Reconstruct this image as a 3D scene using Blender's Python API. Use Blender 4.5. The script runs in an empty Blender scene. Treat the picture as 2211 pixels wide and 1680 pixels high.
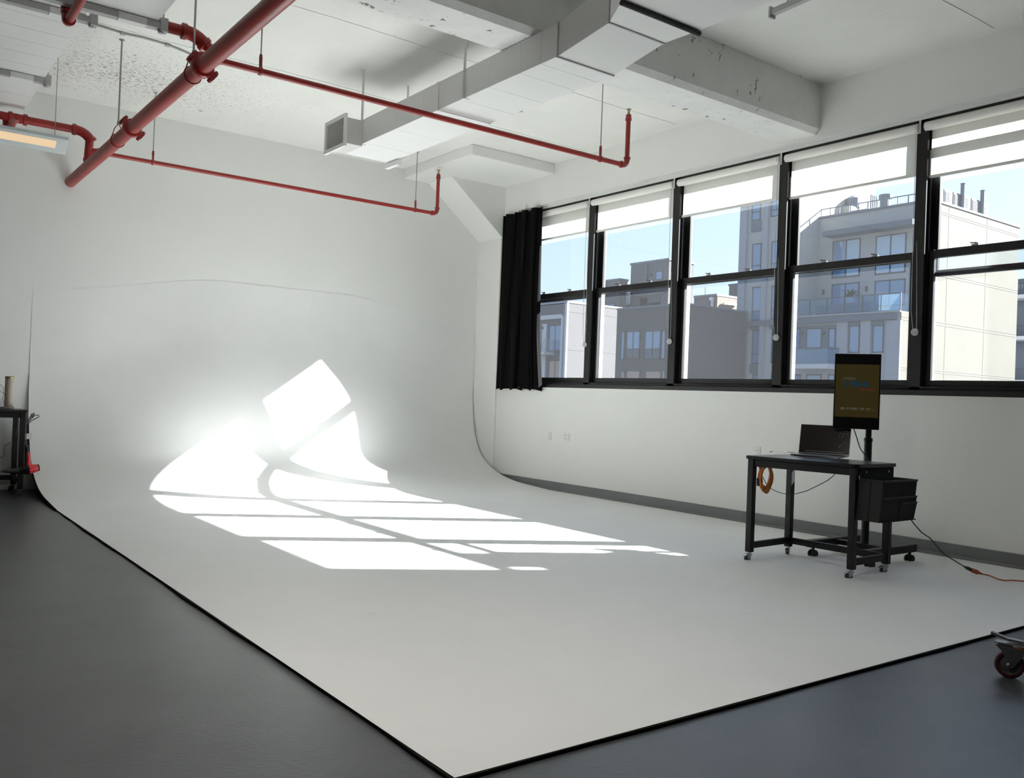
import bpy, bmesh, math, random
from mathutils import Vector, Matrix
random.seed(7)
C = bpy.context.scene.collection
SC = bpy.context.scene
PI = math.pi

# ------------------------------------------------------------------ camera
FPX, CX, CY, CAMZ = 1916.0, 1105.5, 840.0, 1.2
def _rot(yw, pt, rl):
    yw, pt, rl = map(math.radians, (yw, pt, rl))
    F = Vector((math.sin(yw)*math.cos(pt), math.cos(yw)*math.cos(pt), math.sin(pt)))
    R = Vector((math.cos(yw), -math.sin(yw), 0)); U = R.cross(F)
    return math.cos(rl)*R+math.sin(rl)*U, -math.sin(rl)*R+math.cos(rl)*U, F
RV, UV, FV = _rot(36.63, .566, 2.2)
cam = bpy.data.cameras.new('camera'); co = bpy.data.objects.new('camera', cam); C.objects.link(co)
m = Matrix((RV, UV, -FV)).transposed().to_4x4(); m.translation = Vector((0, 0, CAMZ)); co.matrix_world = m
cam.sensor_width = 36; cam.sensor_fit = 'HORIZONTAL'; cam.lens = FPX/2211*36; cam.clip_start = .05; cam.clip_end = 1500
SC.camera = co
# ------------------------------------------------------------------ light
SUN_E, SKY_E, EXPO = 36.0, 1.03, 0.06
SUN_DIR = Vector((-1, .53, -.664)).normalized()          # the way the sunlight travels
sl = bpy.data.lights.new('sun', 'SUN'); sl.energy = SUN_E; sl.angle = math.radians(.53); sl.color = (1, .965, .91)
so = bpy.data.objects.new('sun', sl); C.objects.link(so); so.location = (30, -12, 22)
so.rotation_euler = SUN_DIR.to_track_quat('-Z', 'Y').to_euler()
w = bpy.data.worlds.new('sky'); SC.world = w; w.use_nodes = True
nt = w.node_tree; nt.nodes.clear()
o_ = nt.nodes.new('ShaderNodeOutputWorld'); bg = nt.nodes.new('ShaderNodeBackground'); tc = nt.nodes.new('ShaderNodeTexCoord')
sx = nt.nodes.new('ShaderNodeSeparateXYZ'); rp = nt.nodes.new('ShaderNodeValToRGB')
nt.links.new(tc.outputs['Generated'], sx.inputs[0]); nt.links.new(sx.outputs['Z'], rp.inputs[0])
rp.color_ramp.elements[0].position = 0.0; rp.color_ramp.elements[0].color = (.86, .93, 1, 1)
rp.color_ramp.elements[1].position = .9; rp.color_ramp.elements[1].color = (.17, .36, .80, 1)
e = rp.color_ramp.elements.new(.10); e.color = (.72, .87, 1, 1)
e = rp.color_ramp.elements.new(.35); e.color = (.42, .66, 1, 1)
dp_ = nt.nodes.new('ShaderNodeVectorMath'); dp_.operation = 'DOT_PRODUCT'; nt.links.new(tc.outputs['Generated'], dp_.inputs[0]); dp_.inputs[1].default_value = tuple(-SUN_DIR)
mx_ = nt.nodes.new('ShaderNodeMath'); mx_.operation = 'MAXIMUM'; mx_.inputs[1].default_value = 0; nt.links.new(dp_.outputs['Value'], mx_.inputs[0])
pw_ = nt.nodes.new('ShaderNodeMath'); pw_.operation = 'POWER'; pw_.inputs[1].default_value = 2.0; nt.links.new(mx_.outputs[0], pw_.inputs[0])
gw = nt.nodes.new('ShaderNodeMix'); gw.data_type = 'RGBA'; gw.blend_type = 'ADD'; gw.inputs[0].default_value = 1     # the pale glow of the sky around the sun
sc_n = nt.nodes.new('ShaderNodeMix'); sc_n.data_type = 'RGBA'; nt.links.new(pw_.outputs[0], sc_n.inputs[0]); sc_n.inputs[6].default_value = (0,0,0,1); sc_n.inputs[7].default_value = (.75,.66,.55,1)
nt.links.new(rp.outputs[0], gw.inputs[6]); nt.links.new(sc_n.outputs[2], gw.inputs[7]); nt.links.new(gw.outputs[2], bg.inputs[0]); bg.inputs[1].default_value = SKY_E
nt.links.new(bg.outputs[0], o_.inputs[0])
SC.view_settings.view_transform = 'Standard'; SC.view_settings.look = 'None'
SC.view_settings.gamma = 1; SC.view_settings.use_curve_mapping = False; SC.view_settings.exposure = EXPO
SC.cycles.max_bounces = 14; SC.cycles.diffuse_bounces = 8; SC.cycles.transparent_max_bounces = 24

# ------------------------------------------------------------------ helpers
def ray(px, py): return FV + RV*((px-CX)/FPX) + UV*((CY-py)/FPX)
def at(px, py, ax, v):
    """the point on the axis plane ax = v that the photograph shows at that pixel"""
    q = ray(px, py); o = Vector((0, 0, CAMZ)); return o + q*((v-o[ax])/q[ax])

class MB:
    def __init__(s): s.v = []; s.f = []
    def add(s, vs, fs):
        n = len(s.v); s.v += [tuple(v) for v in vs]; s.f += [tuple(i+n for i in f) for f in fs]; return s
    def box(s, x0, x1, y0, y1, z0, z1):
        x0, x1 = sorted((x0, x1)); y0, y1 = sorted((y0, y1)); z0, z1 = sorted((z0, z1))
        return s.add([(x0,y0,z0),(x1,y0,z0),(x1,y1,z0),(x0,y1,z0),(x0,y0,z1),(x1,y0,z1),(x1,y1,z1),(x0,y1,z1)],
                     [(0,3,2,1),(4,5,6,7),(0,1,5,4),(1,2,6,5),(2,3,7,6),(3,0,4,7)])
    def bar(s, a, b, w, h, up=(0,0,1)):
        a, b = Vector(a), Vector(b); d = (b-a).normalized(); up = Vector(up)
        if abs(d.dot(up)) > .98: up = Vector((1,0,0))
        r = d.cross(up).normalized(); u = r.cross(d)
        vs = [p+r*i*w/2+u*j*h/2 for p in (a, b) for i, j in ((-1,-1),(1,-1),(1,1),(-1,1))]
        return s.add(vs, [(3,2,1,0),(4,5,6,7),(0,1,5,4),(1,2,6,5),(2,3,7,6),(3,0,4,7)])
    def tube(s, pts, r, n=12, cap=True, close=False):
        pts = [Vector(p) for p in pts]; N = len(pts); rs = r if isinstance(r, (list, tuple)) else [r]*N
        base = len(s.v); prev = None
        for i, p in enumerate(pts):
            if close: t = pts[(i+1) % N]-pts[i-1]
            else: t = pts[min(i+1, N-1)]-pts[max(i-1, 0)]
            t.normalize()
            if prev is None:
                a = Vector((0,0,1)) if abs(t.z) < .9 else Vector((1,0,0)); u = t.cross(a).normalized()
            else:
                u = prev-t*prev.dot(t); u = u.normalized() if u.length > 1e-6 else t.orthogonal().normalized()
            prev = u; vv = t.cross(u)
            for k in range(n):
                a = 2*PI*k/n; s.v.append(tuple(p+(u*math.cos(a)+vv*math.sin(a))*rs[i]))
        for i in range(N if close else N-1):
            j = (i+1) % N
            for k in range(n):
                s.f.append((base+i*n+k, base+i*n+(k+1) % n, base+j*n+(k+1) % n, base+j*n+k))
        if cap and not close:
            s.f.append(tuple(base+k for k in range(n-1, -1, -1))); s.f.append(tuple(base+(N-1)*n+k for k in range(n)))
        return s
    def lathe(s, prof, c=(0,0,0), ax=(0,0,1), n=20):
        """prof: list of (radius, height) along ax"""
        ax = Vector(ax).normalized(); c = Vector(c); u = ax.orthogonal().normalized(); v = ax.cross(u); base = len(s.v)
        for r, h in prof:
            for k in range(n):
                a = 2*PI*k/n; s.v.append(tuple(c+ax*h+(u*math.cos(a)+v*math.sin(a))*max(r, 1e-5)))
        for i in range(len(prof)-1):
            for k in range(n):
                s.f.append((base+i*n+k, base+i*n+(k+1) % n, base+(i+1)*n+(k+1) % n, base+(i+1)*n+k))
        s.f.append(tuple(base+k for k in range(n-1, -1, -1))); s.f.append(tuple(base+(len(prof)-1)*n+k for k in range(n)))
        return s
    def prism(s, poly, ax, lo, hi):
        """poly: 2D outline in the two other axes, pushed from lo to hi along ax"""
        def p3(q, h):
            l = list(q); l.insert(ax, h); return tuple(l)
        n = len(poly)
        return s.add([p3(q, lo) for q in poly]+[p3(q, hi) for q in poly],
                     [tuple(range(n-1, -1, -1)), tuple(range(n, 2*n))]+[(i, (i+1) % n, n+(i+1) % n, n+i) for i in range(n)])
    def build(s, name, mat, parent=None, smooth=False, bevel=0, loc=None, rotz=0):
        me = bpy.data.meshes.new(name); me.from_pydata(s.v, [], s.f); me.update()
        bm = bmesh.new(); bm.from_mesh(me); bmesh.ops.recalc_face_normals(bm, faces=bm.faces)
        if bevel:
            bmesh.ops.bevel(bm, geom=[e for e in bm.edges if len(e.link_faces) == 2 and e.calc_face_angle(0) > .6],
                            offset=bevel, segments=2, affect='EDGES', profile=.6)
        bm.to_mesh(me); bm.free()
        if smooth:
            for p in me.polygons: p.use_smooth = True
            me.set_sharp_from_angle(angle=math.radians(40))
        o = bpy.data.objects.new(name, me); C.objects.link(o)
        if mat: me.materials.append(mat)
        if parent: o.parent = parent; o.location = tuple(-parent.location) if parent.get('_off') is None and parent.type == 'EMPTY' else (0,0,0)
        if loc: o.location = loc
        o.rotation_euler.z = rotz
        return o

def tag(o, label=None, cat=None, group=None, kind=None):
    if label: o['label'] = label
    if cat: o['category'] = cat
    if group: o['group'] = group
    if kind: o['kind'] = kind
    return o
def thing(name, label, cat, loc=(0,0,0), group=None):
    o = bpy.data.objects.new(name, None); C.objects.link(o); o.location = loc; o.empty_display_size = .1
    return tag(o, label, cat, group)
def struct(name, mb, mat, **k):
    return tag(mb.build(name, mat, **k), kind='structure')
def dup(root, delta=(0,0,0), label=None):
    """a copy of a thing, its parts and their sub-parts"""
    def cp(o, par):
        c = o.copy(); C.objects.link(c)
        if par: c.parent = par
        for ch in list(o.children): cp(ch, c)
        return c
    r = cp(root, None); r.location = root.location+Vector(delta)
    if label: r['label'] = label
    return r

# ------------------------------------------------------------------ materials
def mat(name, col, rough=.6, metal=0, var=0, scale=4, bump=0, bscale=60, spec=.5, stretch=(1,1,1), dark=None):
    m = bpy.data.materials.new(name); m.use_nodes = True; t = m.node_tree; b = t.nodes['Principled BSDF']
    b.inputs['Roughness'].default_value = rough; b.inputs['Metallic'].default_value = metal
    b.inputs['Specular IOR Level'].default_value = spec
    c4 = tuple(col)+(1,)
    b.inputs['Base Color'].default_value = c4
    tcn = t.nodes.new('ShaderNodeTexCoord'); mp = t.nodes.new('ShaderNodeMapping'); mp.inputs['Scale'].default_value = stretch
    t.links.new(tcn.outputs['Object'], mp.inputs[0])
    nz = t.nodes.new('ShaderNodeTexNoise'); nz.inputs['Scale'].default_value = scale; nz.inputs['Detail'].default_value = 6
    nz.inputs['Roughness'].default_value = .65
    t.links.new(mp.outputs[0], nz.inputs['Vector'])
    last = None
    if var:
        mx = t.nodes.new('ShaderNodeMix'); mx.data_type = 'RGBA'
        r = t.nodes.new('ShaderNodeMapRange'); r.inputs[1].default_value = .3; r.inputs[2].default_value = .7
        t.links.new(nz.outputs[0], r.inputs[0]); t.links.new(r.outputs[0], mx.inputs[0])
        mx.inputs[6].default_value = tuple(max(0, c*(1-var)) for c in col)+(1,)
        mx.inputs[7].default_value = tuple(min(1, c*(1+var)) for c in col)+(1,)
        last = mx.outputs[2]
    if dark:                                   # dark = (colour, threshold, scale, stretch): scratches, chips and cracks in the paint
        dc, th, ds, dst = dark
        mp2 = t.nodes.new('ShaderNodeMapping'); mp2.inputs['Scale'].default_value = dst; t.links.new(tcn.outputs['Object'], mp2.inputs[0])
        n2 = t.nodes.new('ShaderNodeTexNoise'); n2.inputs['Scale'].default_value = ds; n2.inputs['Detail'].default_value = 4; n2.inputs['Roughness'].default_value = .7
        t.links.new(mp2.outputs[0], n2.inputs['Vector'])
        n3 = t.nodes.new('ShaderNodeTexNoise'); n3.inputs['Scale'].default_value = .55; n3.inputs['Detail'].default_value = 2
        t.links.new(tcn.outputs['Object'], n3.inputs['Vector'])
        ad = t.nodes.new('ShaderNodeMath'); ad.operation = 'MULTIPLY_ADD'; ad.inputs[1].default_value = .35; t.links.new(n3.outputs[0], ad.inputs[0]); t.links.new(n2.outputs[0], ad.inputs[2])
        r2 = t.nodes.new('ShaderNodeMapRange'); r2.inputs[1].default_value = th; r2.inputs[2].default_value = th+.035
        t.links.new(ad.outputs[0], r2.inputs[0])
        m2 = t.nodes.new('ShaderNodeMix'); m2.data_type = 'RGBA'; t.links.new(r2.outputs[0], m2.inputs[0])
        if last: t.links.new(last, m2.inputs[6])
        else: m2.inputs[6].default_value = c4
        m2.inputs[7].default_value = tuple(dc)+(1,); last = m2.outputs[2]
    if last: t.links.new(last, b.inputs['Base Color'])
    if bump:
        nb = t.nodes.new('ShaderNodeTexNoise'); nb.inputs['Scale'].default_value = bscale; nb.inputs['Detail'].default_value = 5
        t.links.new(mp.outputs[0], nb.inputs['Vector'])
        bp = t.nodes.new('ShaderNodeBump'); bp.inputs['Strength'].default_value = bump; bp.inputs['Distance'].default_value = .01
        t.links.new(nb.outputs[0], bp.inputs['Height']); t.links.new(bp.outputs[0], b.inputs['Normal'])
    return m
def emit(name, col, s):
    m = bpy.data.materials.new(name); m.use_nodes = True; b = m.node_tree.nodes['Principled BSDF']
    b.inputs['Base Color'].default_value = (.02,.02,.02,1); b.inputs['Emission Color'].default_value = tuple(col)+(1,); b.inputs['Emission Strength'].default_value = s
    b.inputs['Roughness'].default_value = .4; b.inputs['Specular IOR Level'].default_value = .12
    return m
def glass(name, tint=(1,1,1), haze=.03, refl=.06, hazecol=(.9,.94,1)):
    """thin window pane: see-through, a little mirror-like and with a film of dust"""
    m = bpy.data.materials.new(name); m.use_nodes = True; t = m.node_tree; t.nodes.clear()
    o = t.nodes.new('ShaderNodeOutputMaterial'); tr = t.nodes.new('ShaderNodeBsdfTransparent'); tr.inputs[0].default_value = tuple(tint)+(1,)
    gl = t.nodes.new('ShaderNodeBsdfGlossy'); gl.inputs['Roughness'].default_value = .02
    ha = t.nodes.new('ShaderNodeBsdfTranslucent'); ha.inputs[0].default_value = tuple(hazecol)+(1,)
    lw = t.nodes.new('ShaderNodeLayerWeight'); lw.inputs[0].default_value = .5      # facing ratio, the same on both faces of the pane
    p5 = t.nodes.new('ShaderNodeMath'); p5.operation = 'POWER'; p5.inputs[1].default_value = 5; t.links.new(lw.outputs['Facing'], p5.inputs[0])
    m1 = t.nodes.new('ShaderNodeMixShader'); m2 = t.nodes.new('ShaderNodeMixShader')
    m1.inputs[0].default_value = haze; t.links.new(tr.outputs[0], m1.inputs[1]); t.links.new(ha.outputs[0], m1.inputs[2])
    sc = t.nodes.new('ShaderNodeMath'); sc.operation = 'MULTIPLY_ADD'; sc.inputs[1].default_value = 1-refl; sc.inputs[2].default_value = refl/2; sc.use_clamp = True
    t.links.new(p5.outputs[0], sc.inputs[0]); t.links.new(sc.outputs[0], m2.inputs[0])
    t.links.new(m1.outputs[0], m2.inputs[1]); t.links.new(gl.outputs[0], m2.inputs[2]); t.links.new(m2.outputs[0], o.inputs[0])
    return m
def cloth(name, col, trans):
    m = bpy.data.materials.new(name); m.use_nodes = True; t = m.node_tree; t.nodes.clear()
    o = t.nodes.new('ShaderNodeOutputMaterial'); d = t.nodes.new('ShaderNodeBsdfDiffuse'); d.inputs[0].default_value = tuple(col)+(1,)
    tl = t.nodes.new('ShaderNodeBsdfTranslucent'); tl.inputs[0].default_value = tuple(c*.98 for c in col)+(1,)
    x = t.nodes.new('ShaderNodeMixShader'); x.inputs[0].default_value = trans
    t.links.new(d.outputs[0], x.inputs[1]); t.links.new(tl.outputs[0], x.inputs[2]); t.links.new(x.outputs[0], o.inputs[0])
    return m

M = {}
M['wall'] = mat('white_wall_paint', (.80,.80,.775), .75, var=.02, scale=1.2, bump=.08, bscale=25)
M['backwall'] = mat('smooth_white_paint', (.80,.80,.78), .8, var=.015, scale=.8)
M['greywall'] = mat('grey_wall_paint', (.22,.22,.22), .8, var=.03)
M['cyc'] = mat('cyclorama_white_paint', (.80,.80,.79), .62, var=.03, scale=1.1, dark=((.42,.40,.37), .93, 9, (1,1,1)))
M['ceiling'] = mat('rough_white_ceiling_paint', (.80,.80,.765), .85, var=.03, scale=2, bump=.35, bscale=14, dark=((.22,.20,.18), .86, 13, (1,2.6,1)))
def ceiling_mat():
    m = mat('rough_white_ceiling_paint', (.76,.76,.725), .85, var=.03, scale=2, bump=.35, bscale=14); t = m.node_tree; b = t.nodes['Principled BSDF']
    src = b.inputs['Base Color'].links[0].from_socket
    tcn = t.nodes.new('ShaderNodeTexCoord'); L = t.links.new
    def nd(op, a, b_=None, clamp=False):
        n = t.nodes.new('ShaderNodeMath'); n.operation = op; n.use_clamp = clamp
        for i, v in enumerate((a, b_)):
            if v is None: continue
            if isinstance(v, (int, float)): n.inputs[i].default_value = v
            else: L(v, n.inputs[i])
        return n.outputs[0]
    sp = t.nodes.new('ShaderNodeSeparateXYZ'); L(tcn.outputs['Object'], sp.inputs[0])
    # the peeling patch near the back wall, by the pipes, and a faint one elsewhere
    dx = nd('DIVIDE', nd('SUBTRACT', sp.outputs['X'], 2.1), 2.6); dy = nd('DIVIDE', nd('SUBTRACT', sp.outputs['Y'], 9.7), 1.9)
    mask = nd('SUBTRACT', 1.0, nd('SQRT', nd('ADD', nd('MULTIPLY', dx, dx), nd('MULTIPLY', dy, dy))), True)
    last = src
    for sc, st, base, gain, wd in ((26, (1,2.2,1), .735, .20, .03), (9, (1,1.6,1), .74, .10, .03)):
        mp = t.nodes.new('ShaderNodeMapping'); mp.inputs['Scale'].default_value = st; L(tcn.outputs['Object'], mp.inputs[0])
        n = t.nodes.new('ShaderNodeTexNoise'); n.inputs['Scale'].default_value = sc; n.inputs['Detail'].default_value = 3; n.inputs['Roughness'].default_value = .7; L(mp.outputs[0], n.inputs['Vector'])
        v = nd('ADD', n.outputs[0], nd('MULTIPLY', mask, gain))
        r = t.nodes.new('ShaderNodeMapRange'); r.inputs[1].default_value = base; r.inputs[2].default_value = base+wd; L(v, r.inputs[0])
        mx = t.nodes.new('ShaderNodeMix'); mx.data_type = 'RGBA'; L(r.outputs[0], mx.inputs[0]); L(last, mx.inputs[6]); mx.inputs[7].default_value = (.20,.185,.17,1); last = mx.outputs[2]
    L(last, b.inputs['Base Color']); return m
M['ceiling'] = ceiling_mat()
M['beam'] = mat('rough_concrete_paint', (.74,.74,.72), .85, var=.06, scale=3, bump=.5, bscale=18, dark=((.20,.19,.175), .815, 11, (1,1,.6)))
M['floor'] = mat('dark_grey_floor_paint', (.050,.053,.057), .37, var=.24, scale=1.6, bump=.10, bscale=45, stretch=(1,1.3,1), dark=((.028,.028,.029), .855, 7, (.6,4,1)))
M['base'] = mat('grey_baseboard_paint', (.16,.165,.17), .5, var=.08, scale=3)
M['edge'] = mat('black_edge', (.010,.009,.008), .85, spec=.1)
M['red'] = mat('red_pipe_paint', (.30,.018,.014), .38, var=.14, scale=5, bump=.06, bscale=40)
M['reddull'] = mat('dusty_red_pipe_paint', (.30,.035,.028), .5, var=.2, scale=4, bump=.1, bscale=30)
M['steel'] = mat('galvanised_rod', (.34,.34,.33), .45, .6)
M['brass'] = mat('brass', (.35,.26,.12), .35, 1)
M['duct'] = mat('painted_duct', (.74,.74,.73), .5, var=.02, scale=2)
M['ductwarm'] = mat('painted_duct_side', (.60,.59,.57), .5, var=.03, scale=2)
M['strut'] = mat('grey_strut', (.42,.42,.42), .45, .3, var=.05)
M['darkslot'] = mat('dark_slot', (.03,.03,.03), .7)
M['black_frame'] = mat('black_window_frame', (.006,.0055,.0055), .4, var=.2, scale=6)
M['liner'] = mat('pale_jamb_liner', (.62,.62,.60), .5, var=.06)
M['pane'] = glass('window_pane', (.92,.96,.985), .007, .05)
M['farpane'] = mat('far_window_glass', (.10,.20,.34), .06, 0, spec=1.0)
M['blind'] = cloth('roller_blind_fabric', (.80,.79,.73), .27)
M['tube'] = mat('blind_tube_fabric', (.80,.79,.75), .7)
M['plastic'] = mat('white_plastic', (.75,.75,.73), .4)
M['chain'] = mat('grey_bead_chain', (.55,.55,.54), .4)
M['clear'] = mat('clear_plastic', (.55,.56,.57), .15)
M['curtain'] = mat('black_satin_curtain', (.006,.0056,.0058), .6, spec=.04)
M['outlet'] = mat('white_outlet', (.76,.75,.71), .35)
M['black'] = mat('black_powder_coat', (.006,.006,.0063), .42, var=.1, scale=20, spec=.3)
M['top'] = mat('black_desk_top', (.007,.007,.0075), .3, var=.2, scale=8, stretch=(1,6,1))
M['fabric'] = mat('black_felt', (.009,.0095,.011), .9, var=.15, scale=90, bump=.2, bscale=300)
M['feltgrey'] = mat('charcoal_felt', (.022,.022,.022), .95, var=.2, scale=120, bump=.3, bscale=300)
M['chrome'] = mat('zinc_plate', (.38,.38,.39), .25, 1)
M['rubber'] = mat('grey_rubber', (.05,.05,.052), .55)
M['rubberblack'] = mat('black_rubber', (.012,.012,.012), .5)
M['maroon'] = mat('maroon_tread', (.045,.012,.014), .4)
M['alu'] = mat('space_grey_aluminium', (.20,.21,.23), .32, .9)
M['screen'] = mat('dark_laptop_glass', (.012,.007,.005), .12)
M['screenblack'] = mat('black_display_glass', (.006,.006,.006), .35, spec=.12)
M['cable'] = mat('black_cable', (.01,.01,.01), .5)
M['orange'] = mat('orange_cable', (.46,.13,.014), .4)
M['redorange'] = mat('orange_red_cord', (.36,.055,.014), .45)
M['strapgrey'] = mat('dark_strap', (.04,.045,.055), .7)
M['beige'] = mat('beige_plastic', (.42,.37,.31), .55, var=.06, scale=60)
M['beigegrey'] = mat('grey_beige_base', (.33,.31,.28), .5)
M['dryer'] = mat('red_gloss_plastic', (.62,.018,.02), .22)
M['dryerblack'] = mat('black_gloss_plastic', (.01,.01,.01), .3)
M['tagp'] = mat('clear_tag', (.6,.6,.58), .3)
M['lampbody'] = mat('pale_lamp_housing', (.62,.66,.68), .35)
M['lamp'] = emit('warm_lamp_glow', (1, .74, .46), .80)

# ------------------------------------------------------------------ room shell
XW, YB, ZC = 7.41, 10.9, 4.34
XL, YF = -5.5, -6.0
struct('floor', MB().box(XL, XW+.4, YF, YB+.3, -.2, 0), M['floor'])
struct('ceiling', MB().box(XL, XW+.4, YF, YB+.3, ZC, ZC+.2), M['ceiling'])
struct('wall_back', MB().box(XL, XW+.4, YB, YB+.25, 0, ZC), M['backwall'])
struct('wall_left', MB().box(XL-.2, XL, YF, YB+.3, 0, ZC), M['greywall'])
struct('wall_front', MB().box(XL, XW+.4, YF-.2, YF, 0, ZC), M['greywall'])
ZS, ZH = 1.355, 3.83                                      # window sill and header
WY0, WY1 = 1.25, 9.97
wr = MB().box(XW, XW+.28, YF, YB, 0, ZS).box(XW, XW+.28, YF, YB, ZH, ZC)
wr.box(XW, XW+.28, YF, WY0, ZS, ZH).box(XW, XW+.28, WY1, YB, ZS, ZH)
struct('wall_right', wr, M['wall'])
struct('trim_1', MB().box(XW-.012, XW+.10, 2.0, WY1, ZS-.012, ZS+.0), M['wall'])
bb = MB().prism([(XW-.012, 0), (XW, 0), (XW, .125), (XW-.006, .125), (XW-.012, .118)], 1, YF, 10.37)
bb.prism([(XW-.035, 0), (XW-.012, 0), (XW-.012, .035), (XW-.02, .033), (XW-.03, .02)], 1, YF, 10.37)
struct('baseboard_right', bb, M['base'])
struct('trim_7', MB().box(XW+.045, XW+.085, WY0, WY1, 3.788, ZH), M['wall'])
struct('column', MB().box(XW-.025, XW, 10.33, YB, 0, ZC), M['wall'])
struct('baseboard_column', MB().box(XW-.04, XW-.025, 10.33, YB, 0, .12), M['base'])
struct('column_haunch', MB().prism([(6.47, 4.22), (XW, 4.22), (XW, 3.50), (XW-.025, 3.48)], 1, 10.30, YB), M['wall'], bevel=.006)
struct('drop_panel', MB().box(6.08, XW, 9.2, YB, 4.205, ZC), M['wall'], bevel=.012)
bm_ = MB().prism([(5.14, ZC), (5.14, 3.905), (5.185, 3.86), (5.56, 3.86), (5.56, ZC)], 0, XL, XW)
struct('ceiling_beam', bm_, M['beam'])
struct('ceiling_beam', MB().prism([(-.9, ZC), (-.9, 3.9), (-.85, 3.86), (-.48, 3.86), (-.48, ZC)], 0, XL, XW), M['beam'])
for i, y in enumerate((8.45, 6.95, 3.5, 2.0)):            # shutter-board seams left in the ceiling
    b = MB(); xs = [XL+.4*k for k in range(33)]
    for a, c in zip(xs[:-1], xs[1:]):
        ya, yc = y+.012*math.sin(a*3+i), y+.012*math.sin(c*3+i); b.bar((a, ya, ZC), (c, yc, ZC), .018, .010)
    struct('trim_%d' % (i+2), b, M['ceiling'])

# ------------------------------------------------------------------ cyclorama
YC0 = 2.30
KA = [(8.9, .014), (9.4, .025), (9.75, .07), (10.05, .15), (10.25, .26), (10.36, .40), (10.42, .62), (10.45, .80), (10.50, 1.03), (10.58, 1.28), (10.69, 1.55), (10.80, 1.85), (10.875, 2.2), (10.897, 2.5)]
KB = [(9.0, .014), (9.4, .035), (9.75, .06), (10.05, .11), (10.3, .19), (10.5, .29), (10.63, .40), (10.73, .55), (10.80, .72), (10.85, .92), (10.88, 1.15), (10.892, 1.35), (10.896, 1.7), (10.898, 2.2)]
def sstep(a, b, x):
    t = min(1, max(0, (x-a)/(b-a))); return t*t*(3-2*t)
def cyc_profile(x):
    """floor-to-wall section of the cove: it bellies out in the middle and is tighter at both ends"""
    wq = sstep(1.55, 3.7, x)*(1-sstep(5.2, 7.2, x))
    key = [(a[0]*wq+b[0]*(1-wq), a[1]*wq+b[1]*(1-wq)) for a, b in zip(KA, KB)]
    p = [(YC0, .014), (4, .014), (7, .014), key[0]]
    for i in range(len(key)-1):
        a, b = key[i], key[i+1]; a0 = key[max(i-1, 0)]; b1 = key[min(i+2, len(key)-1)]
        for k in range(1, 6):
            t = k/5; h = lambda j: .5*((2*a[j])+(-a0[j]+b[j])*t+(2*a0[j]-5*a[j]+4*b[j]-b1[j])*t*t+(-a0[j]+3*a[j]-3*b[j]+b1[j])*t**3)
            p.append((h(0), h(1)))
    return p
cy_ = thing('cyclorama', 'white infinity cove sheet sweeping from floor up the back wall', 'backdrop', (4.4, YC0, 0))
X0c, X1c = 1.545, 7.365
prof = cyc_profile(X0c); cm = MB(); n = len(prof); NX = 48
for i in range(NX+1):
    x = X0c+(X1c-X0c)*i/NX
    for y, z in cyc_profile(x): cm.v.append((x, y, z))
for i in range(NX):
    for j in range(n-1): cm.f.append((i*n+j, (i+1)*n+j, (i+1)*n+j+1, i*n+j+1))
cm.build('cove_surface', M['cyc'], cy_, smooth=True)
ed = MB()
def wob(t, a): return a+.006*math.sin(t*2.3)+.004*math.sin(t*7.1)
ys = [YC0-.01+.25*k for k in range(28)]
for a, b in zip(ys[:-1], ys[1:]):
    ed.bar((wob(a, X0c-.001), a, .003), (wob(b, X0c-.001), b+.01, .003), .008, .020)
for (ya, za), (yb, zb) in zip(prof[3:-1], prof[4:]):
    if za < .75: ed.bar((X0c-.002, ya, za-.012), (X0c-.002, yb, zb-.012), .012, .026)
ed.build('side_edge', M['edge'], cy_)
ed = MB(); xs = [X0c-.02+.3*k for k in range(21)]
for a, b in zip(xs[:-1], xs[1:]):
    b = min(b, X1c); ed.bar((a, YC0-.006+.5*(wob(a*1.7, 0)), .003), (b+.005, YC0-.006+.5*wob(b*1.7, 0), .003), .008, .020)
ed.build('front_edge', M['edge'], cy_)
rb = MB()                                                 # the cove's open right end, seen edge on
for (ya, za), (yb, zb) in zip(prof[3:-1], prof[4:]): rb.bar((X1c-.008, ya, za-.011), (X1c-.008, yb, zb-.011), .016, .02)
rb.build('end_edge', M['backwall'], cy_)

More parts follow.
